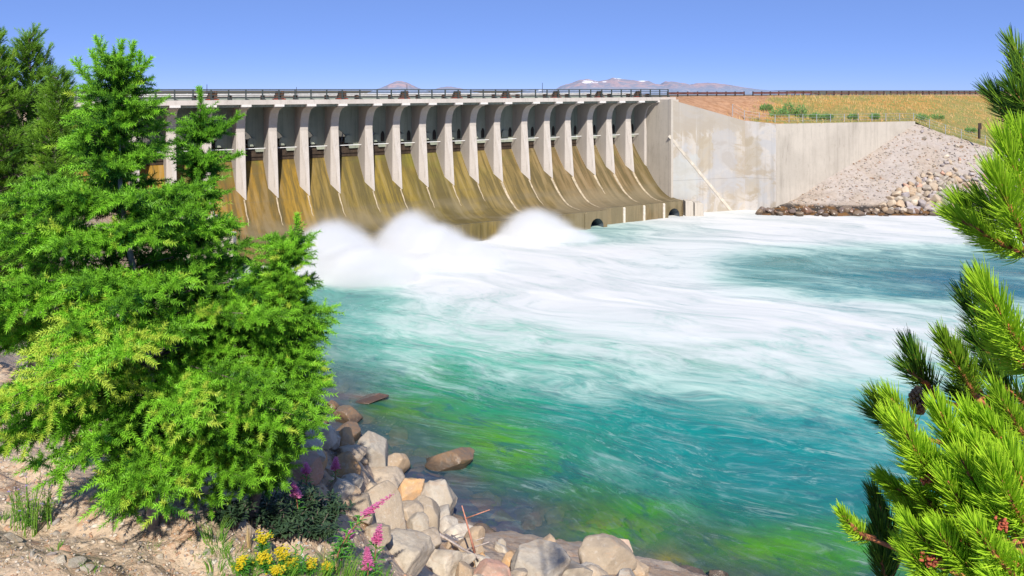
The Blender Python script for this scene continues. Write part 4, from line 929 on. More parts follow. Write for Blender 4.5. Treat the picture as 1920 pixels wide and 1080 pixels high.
def clothe(name, S, tmpl, m, par, extra=None):
    """S: dict of arrays o (n,3) d (n,3) l (n) v (n)"""
    o, d, l, v = (np.asarray(S[k], float) for k in 'odlv'); n = len(o); d, a, b = frame(d)
    sc_ = np.asarray(S['s'], float) if 's' in S else np.ones(n)
    k = len(tmpl); T = tmpl.reshape(-1, 3)
    base = np.repeat(tmpl.mean(1, keepdims=True)*0, 3, 1)
    al = np.repeat(tmpl[:, :2, 0].mean(1), 3)           # position along the shoot
    off = T.copy(); off[:, 0] -= al
    V = o[:, None]+d[:, None]*(al[None, :, None]*l[:, None, None])+sc_[:, None, None]*(d[:, None]*off[None, :, :1]+a[:, None]*off[None, :, 1:2]+b[:, None]*off[None, :, 2:3])
    Fc = np.arange(n*k*3).reshape(-1, 3)
    me = np_mesh(name, V.reshape(-1, 3), Fc); attr_f(me, 'shade', np.repeat(v, k*3))
    tipf = np.tile(np.tile([0, 0, 1.], k), n); attr_f(me, 'tip', tipf)
    return link(name, me, m, par)
def m_needle(name, dark, light, yellow, brown=0):
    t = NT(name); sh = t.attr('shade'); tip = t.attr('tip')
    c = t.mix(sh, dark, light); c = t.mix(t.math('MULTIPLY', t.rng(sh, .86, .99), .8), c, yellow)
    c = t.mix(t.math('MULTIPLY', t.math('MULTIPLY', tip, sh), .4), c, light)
    d = t.n('ShaderNodeBsdfPrincipled'); t.put(d.inputs['Base Color'], c); d.inputs['Roughness'].default_value = .5; d.inputs['Specular IOR Level'].default_value = .25
    tr = t.n('ShaderNodeBsdfTranslucent'); t.put(tr.inputs[0], c); mx = t.n('ShaderNodeMixShader'); mx.inputs[0].default_value = .18
    t.l(d.outputs[0], mx.inputs[1]); t.l(tr.outputs[0], mx.inputs[2]); return t.done(mx.outputs[0])
M['bark'] = m_plain('bark', (.13, .10, .085, 1), .95, var=.45, scale=14, bump=.8)
M['pale_bark'] = m_plain('pale_bark', (.30, .26, .23, 1), .95, var=.35, scale=18, bump=.8)
M['spruce'] = m_needle('spruce_needles', (.018, .095, .010, 1), (.32, .70, .04, 1), (.54, .58, .08, 1))
M['spruce_back'] = m_needle('spruce_needles_back', (.030, .13, .012, 1), (.25, .58, .035, 1), (.36, .36, .06, 1))
M['pine_back'] = m_needle('pine_needles_back', (.030, .10, .012, 1), (.24, .46, .03, 1), (.36, .30, .06, 1))
M['pine'] = m_needle('pine_needles', (.022, .085, .010, 1), (.46, .74, .035, 1), (.56, .74, .05, 1))
T_SP = needle_template(44, .036, .0072, (42, 74), 1); T_PB = needle_template(26, .040, .0065, (25, 60), 2)
class Grow:
    def __init__(s, seed): s.o, s.d, s.l, s.v, s.s = [], [], [], [], []; s.r = random.Random(seed); s.mb = MB()
    def shoot(s, o, d, l, v, sc=1): s.o.append(tuple(o)); s.d.append(tuple(d)); s.l.append(l); s.v.append(v); s.s.append(sc)
    def S(s): return dict(o=s.o, d=s.d, l=s.l, v=s.v, s=s.s)
def bough(g, o, az, L, p0, p1, tone, step=.085, kind='spruce', bare=.22):
    r = g.r; n = max(4, int(L/.1)); hd = Vector((math.cos(az), math.sin(az), 0)); side = Vector((-math.sin(az), math.cos(az), 0)); up = Vector((0, 0, 1))
    pts = [Vector(o)]; bend = r.uniform(-.25, .25)
    for i in range(n):
        t = (i+.5)/n; p = p0+(p1-p0)*t**1.3; dr = (hd+side*bend*t).normalized()*math.cos(p)+up*math.sin(p); pts.append(pts[-1]+dr*(L/n))
    g.mb.tube([pts[i] for i in range(0, n+1, 2)]+([pts[-1]] if n % 2 else []), .004+.006*L, 4, .002)
    cum = L/n
    d = bare*L
    while d < L:
        t = d/L; f = min(d/cum, n-1e-3); i = int(f); P = pts[i].lerp(pts[i+1], f-i); tg = (pts[i+1]-pts[i]).normalized()
        if kind == 'spruce':
            for sg in (-1, 1):
                l2 = (.40*L*(1-t)**.8*min(1, .35+t*1.6)+.10)*r.uniform(.65, 1.15); l2 = min(l2, .5)
                sp = R(r.uniform(42, 62)); td = (tg*math.cos(sp)+side*sg*math.sin(sp)+up*r.uniform(-.30, .30)).normalized()
                m_ = max(1, int(l2/.105)); q = P.copy(); tone2 = min(1, max(0, tone+r.uniform(-.28, .28)))
                for j in range(m_):
                    td = (td+up*(-.12 if j < m_*.55 else .10)+Vector((r.uniform(-.06, .06), r.uniform(-.06, .06), 0))).normalized()
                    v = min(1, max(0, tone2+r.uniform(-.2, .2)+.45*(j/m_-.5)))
                    g.shoot(q, td, .115, v)
                    if j >= m_*.25 or m_ < 3:
                        sd = td.cross(up).normalized(); ub = sd.cross(td)
                        for s2 in range(3):
                            az2 = s2*2.094+j*.7+r.uniform(-.4, .4); a2 = R(r.uniform(38, 66)); dd = (td*math.cos(a2)+(sd*math.cos(az2)+ub*math.sin(az2))*math.sin(a2)+up*.22).normalized()
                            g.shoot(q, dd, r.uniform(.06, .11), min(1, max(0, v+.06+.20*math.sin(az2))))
                    q = q+td*.105
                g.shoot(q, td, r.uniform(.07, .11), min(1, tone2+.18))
            g.shoot(P, tg, .10, tone)
        else:
            for sg in (-1, 1):
                if r.random() < .95:
                    l2 = (.34*L*(1-t)+.10)*r.uniform(.5, 1.1); sp = R(r.uniform(35, 65)); td = (tg*math.cos(sp)+side*sg*math.sin(sp)+up*r.uniform(-.1, .45)).normalized()
                    q = P+td*l2; g.mb.tube([P, q], .007, 3, .004); tone2 = min(1, max(0, tone+r.uniform(-.3, .3)))
                    for j in range(r.randint(4, 7)):
                        dd = (td+up*r.uniform(.2, .8)+Vector((r.uniform(-.5, .5), r.uniform(-.5, .5), 0))).normalized()
                        g.shoot(q-td*r.uniform(0, .5)*l2, dd, r.uniform(.09, .17), min(1, max(0, tone2+r.uniform(-.1, .15))))
        d += step*r.uniform(.8, 1.25)
    if kind == 'spruce': g.shoot(pts[-1]-tg*.06, tg, .14, min(1, tone+.15))
    else:
        for j in range(3): g.shoot(pts[-1]-tg*.05*j, (tg+up*.5+Vector((r.uniform(-.3, .3), r.uniform(-.3, .3), 0))).normalized(), .15, min(1, tone+.1))
def conifer(name, lab, base_px, D, base, top_px, rows, kind, seed, ndl, tmpl, n_per_m=17, bark='bark', tone=.5, pitch=(.15, -.30, .25), lead=None, skip_back=.0, trunk_r=.05, group=None, step=.125, layer=.30, yel=None):
    """rows: (y, left x, right x) outline in photo pixels at depth D; base: foot of the trunk"""
    root = empty(name, base); tag(root, lab, 'tree', group); g = Grow(seed); r = g.r
    top = at(*top_px, D); base = Vector(base); rw = np.array(rows, float); zt, zb = top.z, -(rw[-1, 0]-H0)/F*D
    H = zt-base.z; ax = lambda z: base.lerp(top, (z-base.z)/H)+Vector((.05*math.sin(z*2.1), 0, 0))*min(1, (zt-z))
    nb = int((zt-zb)*n_per_m)
    for i in range(nb):
        z = zb+(zt-zb)*((i+r.random())/nb); z = z if kind != 'spruce' else min(zt-.02, zb+round((z-zb)/layer)*layer+r.gauss(0, layer*.22)); o = ax(z); y = H0-z/D*F
        az = i*2.39996+r.uniform(-.5, .5)
        if skip_back and math.sin(az) > .55 and r.random() < skip_back: continue
        fr = (zt-z)/(zt-zb)
        p0 = pitch[0]+.5*(1-fr)**2+r.uniform(-.15, .15); p1 = pitch[1]+.75*(1-fr)**1.5+r.uniform(-.15, .2)
        yt = y-(.45*(p0+p1))*60
        for _ in range(2):
            xa, xb = np.interp(yt, rw[:, 0], rw[:, 1]), np.interp(yt, rw[:, 0], rw[:, 2]); yt = y-math.sin(.5*(p0+p1))*.85*((xb-(960+F*o.x/D)) if math.cos(az) > 0 else ((960+F*o.x/D)-xa))
        if yt > rw[-1, 0]-(22 if kind == 'spruce' else 0): continue
        xl, xr = np.interp(yt, rw[:, 0], rw[:, 1]), np.interp(yt, rw[:, 0], rw[:, 2]); xc = 960+F*o.x/D
        Rl, Rr = max(14, xc-xl)/F*D, max(14, xr-xc)/F*D; ca = math.cos(az)
        L = (Rr if ca > 0 else Rl)*abs(ca)+(.5*(min(Rl, 2.2)+Rr))*.92*(1-abs(ca)); L *= (r.uniform(.92, 1.10) if i % 3 else r.uniform(.5, .9))
        if L < .08: continue
        yb = 0 if yel is None else .50*math.exp(-((yt-yel[1])/90)**2-((xc+F/D*L*ca*.7-yel[0])/230)**2)*(1 if math.sin(az) < .3 else 0)
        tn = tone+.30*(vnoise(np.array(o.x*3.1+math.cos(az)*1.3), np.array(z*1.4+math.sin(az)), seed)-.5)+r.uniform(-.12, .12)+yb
        bough(g, o, az, L, p0, p1, float(tn), step=step, kind=kind, bare=.08 if fr < .3 else .18)
    for (x1, y1, x2, y2) in (lead or []):
        a, b = at(x1, y1, D), at(x2, y2, D); n = max(2, int((b-a).length/.05)); g.mb.tube([a, b], .006, 4, .003)
        for j in range(n):
            q = a.lerp(b, j/n); dv = (b-a).normalized()
            if kind == 'spruce':
                g.shoot(q, dv, .09, tone)
                if j > n*.35: 
                    for k in range(2): g.shoot(q, (dv+Vector((r.uniform(-.8, .8), r.uniform(-.8, .8), r.uniform(-.1, .3)))).normalized(), r.uniform(.05, .1), min(1, tone+.2))
            else:
                for k in range(3): g.shoot(q, (dv+Vector((r.uniform(-.9, .9), r.uniform(-.9, .9), r.uniform(.1, .9)))).normalized(), r.uniform(.07, .13), tone+r.uniform(-.2, .2))
        for k in range(4): g.shoot(b, ((b-a).normalized()+Vector((r.uniform(-.5, .5), r.uniform(-.5, .5), r.uniform(-.1, .5)))).normalized(), .09, min(1, tone+.3))
    zz = np.linspace(base.z-.15, zt, 12); tk = MB().tube([ax(z)-base for z in zz], trunk_r, 10, .004); t_ = tk.build('trunk', M[bark], root, True)
    lm = link('limbs', g.mb.mesh('limbs', True), M['bark'], t_); lm.location = -base
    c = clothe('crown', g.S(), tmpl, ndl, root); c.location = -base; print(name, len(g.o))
    print(name, 'shoots', len(g.o)); return root
h = hit(near_bvh, 297, 985); DS = h.y; print('DS', h)
rows = [(85, 210, 232), (110, 202, 250), (150, 178, 258), (175, 168, 276), (205, 152, 288), (240, 130, 292), (280, 112, 290), (320, 75, 312), (360, 40, 372), (400, 5, 412), (450, -30, 402), (490, -55, 440), (530, -75, 505), (570, -85, 560), (610, -80, 592), (650, -60, 604), (700, -20, 594), (750, 30, 600), (800, 100, 582), (845, 160, 536), (880, 205, 490), (915, 220, 450), (940, 240, 400), (955, 255, 350)]
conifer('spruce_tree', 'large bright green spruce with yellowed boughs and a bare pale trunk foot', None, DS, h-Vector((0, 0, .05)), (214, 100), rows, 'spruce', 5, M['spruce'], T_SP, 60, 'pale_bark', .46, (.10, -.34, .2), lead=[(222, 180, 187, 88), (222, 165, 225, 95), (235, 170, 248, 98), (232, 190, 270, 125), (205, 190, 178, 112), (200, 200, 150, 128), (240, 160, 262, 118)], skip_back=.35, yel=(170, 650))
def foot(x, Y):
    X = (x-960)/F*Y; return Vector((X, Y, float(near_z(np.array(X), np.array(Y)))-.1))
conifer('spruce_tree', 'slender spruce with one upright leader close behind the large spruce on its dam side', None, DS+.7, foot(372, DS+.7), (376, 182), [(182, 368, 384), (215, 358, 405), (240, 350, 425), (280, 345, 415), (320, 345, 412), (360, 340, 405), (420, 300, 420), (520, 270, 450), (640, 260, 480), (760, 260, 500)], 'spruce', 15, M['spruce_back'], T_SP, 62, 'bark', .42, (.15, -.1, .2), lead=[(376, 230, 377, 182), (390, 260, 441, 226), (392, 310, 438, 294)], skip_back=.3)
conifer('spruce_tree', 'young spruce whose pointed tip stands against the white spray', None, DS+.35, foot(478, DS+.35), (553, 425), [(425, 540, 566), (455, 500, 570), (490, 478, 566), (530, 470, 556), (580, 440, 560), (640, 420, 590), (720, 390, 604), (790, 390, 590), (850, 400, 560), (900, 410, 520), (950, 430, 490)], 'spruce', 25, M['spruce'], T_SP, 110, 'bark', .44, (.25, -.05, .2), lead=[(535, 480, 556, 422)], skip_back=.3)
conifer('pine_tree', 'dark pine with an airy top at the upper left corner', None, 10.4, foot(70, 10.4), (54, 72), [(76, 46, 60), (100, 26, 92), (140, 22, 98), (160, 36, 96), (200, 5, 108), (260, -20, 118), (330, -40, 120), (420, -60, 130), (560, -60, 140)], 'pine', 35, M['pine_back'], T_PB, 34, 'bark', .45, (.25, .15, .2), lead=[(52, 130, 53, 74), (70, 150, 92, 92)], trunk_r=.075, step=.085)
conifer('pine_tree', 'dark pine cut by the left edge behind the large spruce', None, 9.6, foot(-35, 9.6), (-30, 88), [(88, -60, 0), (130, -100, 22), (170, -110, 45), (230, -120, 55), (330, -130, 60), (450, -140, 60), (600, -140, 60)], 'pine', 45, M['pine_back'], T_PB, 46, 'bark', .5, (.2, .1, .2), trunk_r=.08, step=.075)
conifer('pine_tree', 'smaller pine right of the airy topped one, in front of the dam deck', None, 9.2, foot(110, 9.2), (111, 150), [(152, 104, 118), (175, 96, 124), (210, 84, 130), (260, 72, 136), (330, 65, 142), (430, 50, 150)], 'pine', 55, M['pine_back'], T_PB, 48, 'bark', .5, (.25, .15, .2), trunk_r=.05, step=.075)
# ---------------------------------------------------------------- pine in the foreground on the right
pr = empty('pine_tree', (1.36, 1.78, float(near_z(np.array(1.36), np.array(1.78)))-.1)); tag(pr, 'lodgepole pine with long bright needles reaching into the frame beside the camera', 'tree')
PB = pr.location.copy()
trunk = [Vector((1.36, 1.78, PB.z)), Vector((1.37, 1.77, -2.2)), Vector((1.35, 1.78, -1.2)), Vector((1.37, 1.80, -.4)), Vector((1.36, 1.80, .3)), Vector((1.38, 1.82, 1.0)), Vector((1.37, 1.82, 1.6))]
MB().tube([p-PB for p in trunk], .055, 12, .012).build('trunk', M['bark'], pr, True)
def m_twig():
    t = NT('rusty_twig'); n = t.noise(t.coord('Object'), 60, 4); return t.done(t.bsdf(t.mix(t.rng(n, .4, .6), (.26, .095, .045, 1), (.54, .19, .07, 1)), .8))
M['twig'] = m_twig(); M['bud'] = m_plain('red_bud', (.42, .10, .05, 1), .7, var=.35, scale=120); M['cone'] = m_plain('cone_scale', (.26, .15, .085, 1), .85, var=.4, scale=90)
def needles(pts, n, nl, seed, tone, w=.0019, spread=1.0, upb=.25):
    """long curved pine needles along a shoot polyline; returns V (k,4 pts strips), shade, tip"""
    r = np.random.default_rng(seed); P = np.array([tuple(p) for p in pts]); seg = np.r_[0, np.cumsum(np.linalg.norm(np.diff(P, axis=0), axis=1))]; Ls = seg[-1]
    t = np.sort(r.uniform(0, 1, n))**.9; pos = np.stack([np.interp(t*Ls, seg, P[:, i]) for i in range(3)], -1)
    e = 1e-3; nx = np.stack([np.interp(np.clip(t*Ls+e*10, 0, Ls), seg, P[:, i])-np.interp(np.clip(t*Ls-e*10, 0, Ls), seg, P[:, i]) for i in range(3)], -1)
    d, a, b = frame(nx); az = r.uniform(0, 2*math.pi, n); al = np.radians(r.normal(46, 9, n)*(1-.62*t**1.5))*spread
    dr = d*np.cos(al)[:, None]+(a*np.cos(az)[:, None]+b*np.sin(az)[:, None])*np.sin(al)[:, None]
    l = nl*r.normal(1, .11, n)*np.where(t > .93, .85, 1)
    # curve gently towards the shoot direction and the light
    upv = np.array([0, -.15, 1.0])*upb; dr1 = dr+.25*d+upv*.6; dr1 /= np.linalg.norm(dr1, axis=1, keepdims=True)
    mid = pos+dr*(l*.5)[:, None]; tip = mid+dr1*(l*.5)[:, None]
    vw = -pos/np.linalg.norm(pos, axis=1, keepdims=True); rv = r.normal(size=(n, 3))*.5+vw; sd = np.cross(dr, rv); sd /= np.linalg.norm(sd, axis=1, keepdims=True)
    V = np.stack([pos-sd*w*.4, pos+sd*w*.4, mid+sd*w*.5, mid-sd*w*.5, tip+sd*w*.14, tip-sd*w*.14], 1)
    v = np.clip(tone+r.normal(0, .12, n), 0, 1); return V, v
def add_branch(spec, seed, trunk_at):
    """spec: list of shoots (x_base, y_base, x_tip, y_tip, depth_base, depth_tip, n, needle length px, tone)"""
    A = at(spec[0][0], spec[0][1], spec[0][4]); mb = MB()
    mid = A.lerp(Vector(trunk_at), .5)+Vector((0, 0, -.05)); mb.tube([q-PB for q in (Vector(trunk_at), mid, A)], .014, 6, .0032)
    for i, s in enumerate(spec):
        a, b = at(s[0], s[1], s[4]), at(s[2], s[3], s[5])
        if i and (a-A).length > .03: mb.tube([A-PB, a-PB], .006, 5, .004)
        mb.tube([a-PB, a.lerp(b, .5)+Vector((0, 0, -.004))-PB, b-PB], .0055, 6, .0034)
    br = mb.build('branch', M['twig'], pr, True)
    VV, vv = [], []
    for i, s in enumerate(spec):
        a, b = at(s[0], s[1], s[4]), at(s[2], s[3], s[5]); pts = [a, a.lerp(b, .5)+Vector((0, 0, -.004)), b]
        V, v = needles(pts, int(s[6]*1.7), s[7]*.78/F*s[4], seed*31+i, s[8]); VV.append(V); vv.append(v)
    V = np.concatenate(VV)-np.array(PB); v = np.concatenate(vv); n = len(V)
    q = np.arange(n)[:, None]*6; Fc = np.concatenate([q+np.array([[0, 1, 2, 3]]), q+np.array([[3, 2, 4, 5]])])
    me = np_mesh('needles', V.reshape(-1, 3), Fc); attr_f(me, 'shade', np.repeat(v, 6)); attr_f(me, 'tip', np.tile([0, 0, .4, .4, 1, 1.], n))
    link('needles', me, M['pine'], br)
    return br
N = 1
BR = [  # low tones: older shoots, with shade painted into their needle colour
 ([(1935, 250, 1905, 120, 1.6, 1.65, 190, 62, .12), (1945, 170, 1898, 84, 1.62, 1.66, 120, 60, .2)], (1.9, 1.8, .1)),
 ([(1950, 262, 1862, 176, 1.62, 1.7, 260, 62, .10), (1955, 230, 1900, 170, 1.6, 1.6, 170, 60, .12)], (1.9, 1.8, .05)),
 ([(1925, 455, 1868, 330, 1.34, 1.3, 300, 78, .78), (1935, 400, 1885, 268, 1.36, 1.34, 260, 74, .82), (1915, 430, 1842, 378, 1.4, 1.42, 200, 66, .35), (1950, 360, 1912, 250, 1.36, 1.34, 160, 72, .68)], (1.9, 1.78, -.25)),
 ([(1925, 480, 1790, 405, 1.42, 1.40, 300, 66, .74), (1870, 455, 1800, 378, 1.44, 1.44, 140, 60, .55), (1930, 470, 1850, 440, 1.5, 1.52, 160, 62, .3)], (1.9, 1.78, -.3)),
 ([(1935, 680, 1846, 540, 1.30, 1.26, 360, 84, .84), (1940, 700, 1868, 640, 1.36, 1.34, 220, 72, .6)], (1.9, 1.78, -.45)),
 ([(1875, 665, 1812, 560, 1.6, 1.62, 260, 64, .06), (1905, 650, 1835, 530, 1.62, 1.66, 220, 64, .05), (1900, 700, 1830, 640, 1.6, 1.6, 220, 62, .08)], (1.9, 1.8, -.5)),
 ([(1752, 745, 1708, 655, 1.62, 1.64, 230, 60, .07), (1740, 720, 1700, 690, 1.6, 1.6, 60, 56, .1)], (1.9, 1.8, -.75)),
 ([(1830, 745, 1772, 640, 1.52, 1.50, 260, 62, .34), (1840, 740, 1800, 660, 1.55, 1.52, 140, 60, .2), (1860, 770, 1800, 740, 1.56, 1.56, 160, 62, .1)], (1.9, 1.78, -.6)),
 ([(1935, 770, 1850, 690, 1.58, 1.56, 280, 66, .12), (1930, 800, 1840, 760, 1.58, 1.56, 260, 66, .16), (1945, 830, 1880, 770, 1.56, 1.56, 240, 64, .1)], (1.9, 1.8, -.65)),
 ([(1700, 815, 1648, 748, 1.54, 1.52, 190, 58, .22), (1715, 800, 1668, 745, 1.48, 1.46, 110, 56, .66), (1690, 800, 1640, 770, 1.58, 1.6, 110, 56, .06)], (1.9, 1.78, -.8)),
 ([(1775, 930, 1690, 800, 1.24, 1.20, 380, 72, .86), (1740, 900, 1672, 790, 1.24, 1.22, 240, 68, .9), (1790, 930, 1738, 850, 1.26, 1.24, 240, 68, .8)], (1.9, 1.75, -.9)),
 ([(1815, 880, 1762, 770, 1.28, 1.26, 300, 70, .84), (1850, 900, 1800, 830, 1.28, 1.26, 240, 66, .8)], (1.9, 1.75, -.85)),
 ([(1930, 1000, 1862, 870, 1.16, 1.12, 380, 80, .9), (1945, 960, 1895, 860, 1.16, 1.14, 240, 76, .86), (1915, 1010, 1845, 935, 1.18, 1.16, 260, 72, .84)], (1.9, 1.75, -.95)),
 ([(1620, 1005, 1580, 965, 1.36, 1.34, 150, 40, .8), (1640, 1010, 1600, 985, 1.38, 1.38, 80, 44, .4)], (1.9, 1.75, -1.15)),
 ([(1668, 1085, 1645, 985, 1.46, 1.48, 260, 56, .04), (1690, 1040, 1640, 930, 1.5, 1.52, 220, 54, .03), (1665, 1100, 1650, 1040, 1.44, 1.44, 140, 56, .04)], (1.9, 1.78, -1.2)),
 ([(1720, 935, 1660, 900, 1.30, 1.30, 200, 50, .62), (1745, 960, 1690, 935, 1.32, 1.32, 200, 54, .5)], (1.9, 1.75, -1.0)),
 ([(1790, 1060, 1705, 985, 1.20, 1.17, 300, 62, .8), (1850, 1040, 1770, 990, 1.2, 1.18, 280, 60, .74), (1870, 1000, 1800, 950, 1.22, 1.2, 260, 60, .7)], (1.9, 1.75, -1.1)),
 ([(1900, 1100, 1800, 1050, 1.18, 1.16, 300, 62, .8), (1950, 1080, 1870, 1030, 1.16, 1.14, 280, 64, .8), (1860, 1120, 1750, 1090, 1.2, 1.18, 260, 60, .72), (1940, 1130, 1860, 1085, 1.14, 1.12, 260, 60, .8)], (1.9, 1.75, -1.2)),
 ([(1800, 990, 1725, 925, 1.26, 1.24, 240, 60, .7), (1760, 1000, 1700, 960, 1.28, 1.28, 180, 56, .55), (1830, 960, 1770, 880, 1.24, 1.22, 240, 62, .8), (1890, 930, 1830, 830, 1.22, 1.2, 240, 66, .82)], (1.9, 1.75, -1.0)),
 ([(1880, 960, 1790, 900, 1.3, 1.28, 260, 58, .45), (1940, 900, 1860, 850, 1.34, 1.32, 240, 62, .4)], (1.9, 1.78, -.95)),
]
BR.append(([(1840, 1000, 1775, 900, 1.22, 1.18, 260, 70, .86), (1800, 940, 1735, 850, 1.24, 1.22, 220, 68, .84), (1860, 950, 1800, 860, 1.2, 1.17, 240, 70, .88), (1900, 1080, 1830, 990, 1.14, 1.11, 260, 70, .84), (1830, 1080, 1760, 1000, 1.18, 1.15, 240, 66, .8), (1760, 1085, 1700, 1030, 1.2, 1.19, 220, 62, .7)], (1.36, 1.78, -1.05)))
BR.append(([(1925, 880, 1850, 790, 1.3, 1.27, 260, 70, .8), (1930, 830, 1870, 740, 1.34, 1.31, 220, 68, .6), (1870, 860, 1815, 780, 1.3, 1.28, 220, 68, .78)], (1.36, 1.78, -.8)))
brs = [add_branch(sp, i+1, (1.36, 1.78, tk[2])) for i, (sp, tk) in enumerate(BR)]
rb = random.Random(77)
for i in range(26):                                 # the far side of the tree, turned away from the camera
    z = -1.9+3.2*i/26; az = rb.uniform(-1.2, 1.3); L_ = rb.uniform(.35, .75)*(1.15-.25*(z+1.9)/3.2); A = Vector((1.36, 1.79, z)); dv = Vector((math.cos(az), math.sin(az), rb.uniform(.05, .35))).normalized(); E_ = A+dv*L_
    mb = MB().tube([A-PB, A.lerp(E_, .5)+Vector((0, 0, -.03))-PB, E_-PB], .010, 5, .003); VV, vv = [], []
    for j in range(7):
        q = A+dv*L_*(.3+.11*j); sd = Vector((-dv.y, dv.x, .1))*(1 if j % 2 else -1); tq_ = q+(dv*.6+sd*.7+Vector((0, 0, .45))).normalized()*rb.uniform(.10, .16)
        if j == 6: q, tq_ = E_-dv*.12, E_+Vector((0, 0, .03))
        if min(tq_.x/tq_.y, q.x/q.y) < .72: continue
        mb.tube([q-PB, tq_-PB], .0042, 5, .0026); V_, v_ = needles([q, q.lerp(tq_, .5), tq_], 150, .055, 900+i*9+j, .55); VV.append(V_); vv.append(v_)
    b_ = mb.build('branch', M['twig'], pr, True)
    if VV:
        V_ = np.concatenate(VV)-np.array(PB); n_ = len(V_); q = np.arange(n_)[:, None]*6
        me = np_mesh('needles', V_.reshape(-1, 3), np.concatenate([q+np.array([[0, 1, 2, 3]]), q+np.array([[3, 2, 4, 5]])])); attr_f(me, 'shade', np.repeat(np.concatenate(vv), 6)); attr_f(me, 'tip', np.tile([0, 0, .4, .4, 1, 1.], n_)); link('needles', me, M['pine'], b_)
# clusters of reddish pollen buds and one brown cone
def buds(par, x, y, d, n, s, seed):
    s *= .55; n = int(n*1.3)
    r = random.Random(seed); mb = MB(); c = at(x, y, d)-PB
    for i in range(n):
        p = c+Vector((r.gauss(0, 1)*s, r.gauss(0, 1)*s*.7, r.gauss(0, 1)*s)); q = p+Vector((r.uniform(-1, 1), r.uniform(-1, 1), r.uniform(-.3, 1))).normalized()*.006
        mb.tube([p, p.lerp(q, .5), q], .0022, 6, .0018)
    mb.build('bud_cluster', M['bud'], par, True)
buds(brs[10], 1742, 898, 1.215, 20, .008, 1); buds(brs[16], 1748, 1052, 1.17, 30, .008, 2); buds(brs[12], 1880, 985, 1.125, 14, .008, 3)
c = at(1722, 752, 1.56)-PB; mb = MB(); r = random.Random(2)
for i in range(70):
    t = i/70; az = i*2.4; rad = .016*math.sin(math.pi*(.15+.8*t)); z = -.024+.048*t; p = c+Vector((rad*math.cos(az)*.8, rad*math.sin(az)*.8, z)); q = c+Vector((rad*math.cos(az)*1.15, rad*math.sin(az)*1.15, z+.007))
    mb.tube([p, q], .0042, 5, .0028)
mb.tube([c+Vector((0, 0, -.024)), c, c+Vector((0, 0, .024))], .011, 8, .007)
mb.build('cone', M['cone'], brs[6], True)

# ---------------------------------------------------------------- flowers, shrubs and grass of the near bank
def m_leaf(name, c1, c2, tl=.3, rough=.5):
    t = NT(name); n = t.noise(t.coord('Object'), 3.5, 3); c = t.mix(t.rng(n, .35, .65), c1, c2)
    d = t.n('ShaderNodeBsdfPrincipled'); t.put(d.inputs['Base Color'], c); d.inputs['Roughness'].default_value = rough; d.inputs['Specular IOR Level'].default_value = .25
    tr = t.n('ShaderNodeBsdfTranslucent'); t.put(tr.inputs[0], c); mx = t.n('ShaderNodeMixShader'); mx.inputs[0].default_value = tl
    t.l(d.outputs[0], mx.inputs[1]); t.l(tr.outputs[0], mx.inputs[2]); return t.done(mx.outputs[0])
M['leaf'] = m_leaf('herb_leaf', (.06, .26, .03, 1), (.16, .42, .06, 1)); M['dark_shaded_leaf'] = m_leaf('shaded_shrub_leaf', (.028, .060, .030, 1), (.065, .11, .05, 1), .1)  # shrub leaf: dark species, darkened further to paint in the spruce's shade
M['grass'] = m_leaf('grass_blade', (.12, .32, .03, 1), (.28, .44, .07, 1)); M['straw'] = m_leaf('dry_blade', (.46, .32, .14, 1), (.60, .46, .24, 1), .2, .8)
M['pink'] = m_leaf('pink_petal', (.72, .16, .36, 1), (.82, .34, .60, 1), .35); M['red_stem'] = m_plain('reddish_stem', (.34, .14, .08, 1), .7); M['yellow'] = m_leaf('yellow_petal', (.78, .60, .02, 1), (.88, .74, .06, 1), .3)
M['white'] = m_leaf('white_petal', (.80, .80, .76, 1), (.86, .86, .84, 1), .3); M['violet'] = m_leaf('violet_petal', (.34, .24, .62, 1), (.44, .34, .70, 1), .3); M['drift'] = m_plain('driftwood', (.46, .38, .33, 1), .9, var=.35, scale=20); M['redtwig'] = m_plain('red_twig', (.50, .22, .15, 1), .8, var=.3, scale=20); M['brush'] = m_plain('dry_brush', (.36, .28, .22, 1), .9, var=.4, scale=12)
def blade(mb, p, d, up, l, w, bend):
    """a folded lance leaf from p along d"""
    d = Vector(d).normalized(); s = d.cross(Vector(up)).normalized(); u = s.cross(d)
    q1 = p+d*l*.4+u*l*bend*.35; q2 = p+d*l*.75+u*l*bend*.35-u*l*.04; q3 = p+d*l*.98-u*l*(.10-.1*bend)
    mb.add([p, q1-s*w*.5, q1-u*w*.12, q1+s*w*.5, q2-s*w*.38, q2-u*w*.1, q2+s*w*.38, q3], [(0, 1, 2), (0, 2, 3), (1, 4, 5, 2), (2, 5, 6, 3), (4, 7, 5), (5, 7, 6)])
def blossom(mb, p, r, s):
    for k in range(5):
        a = k*1.2566+r.uniform(0, .4); d = Vector((math.cos(a), math.sin(a), r.uniform(-.2, .5))).normalized(); t = d.cross(Vector((0, 0, 1))).normalized()
        mb.add([p, p+d*s*.6+t*s*.35, p+d*s, p+d*s*.6-t*s*.35], [(0, 1, 2, 3)])
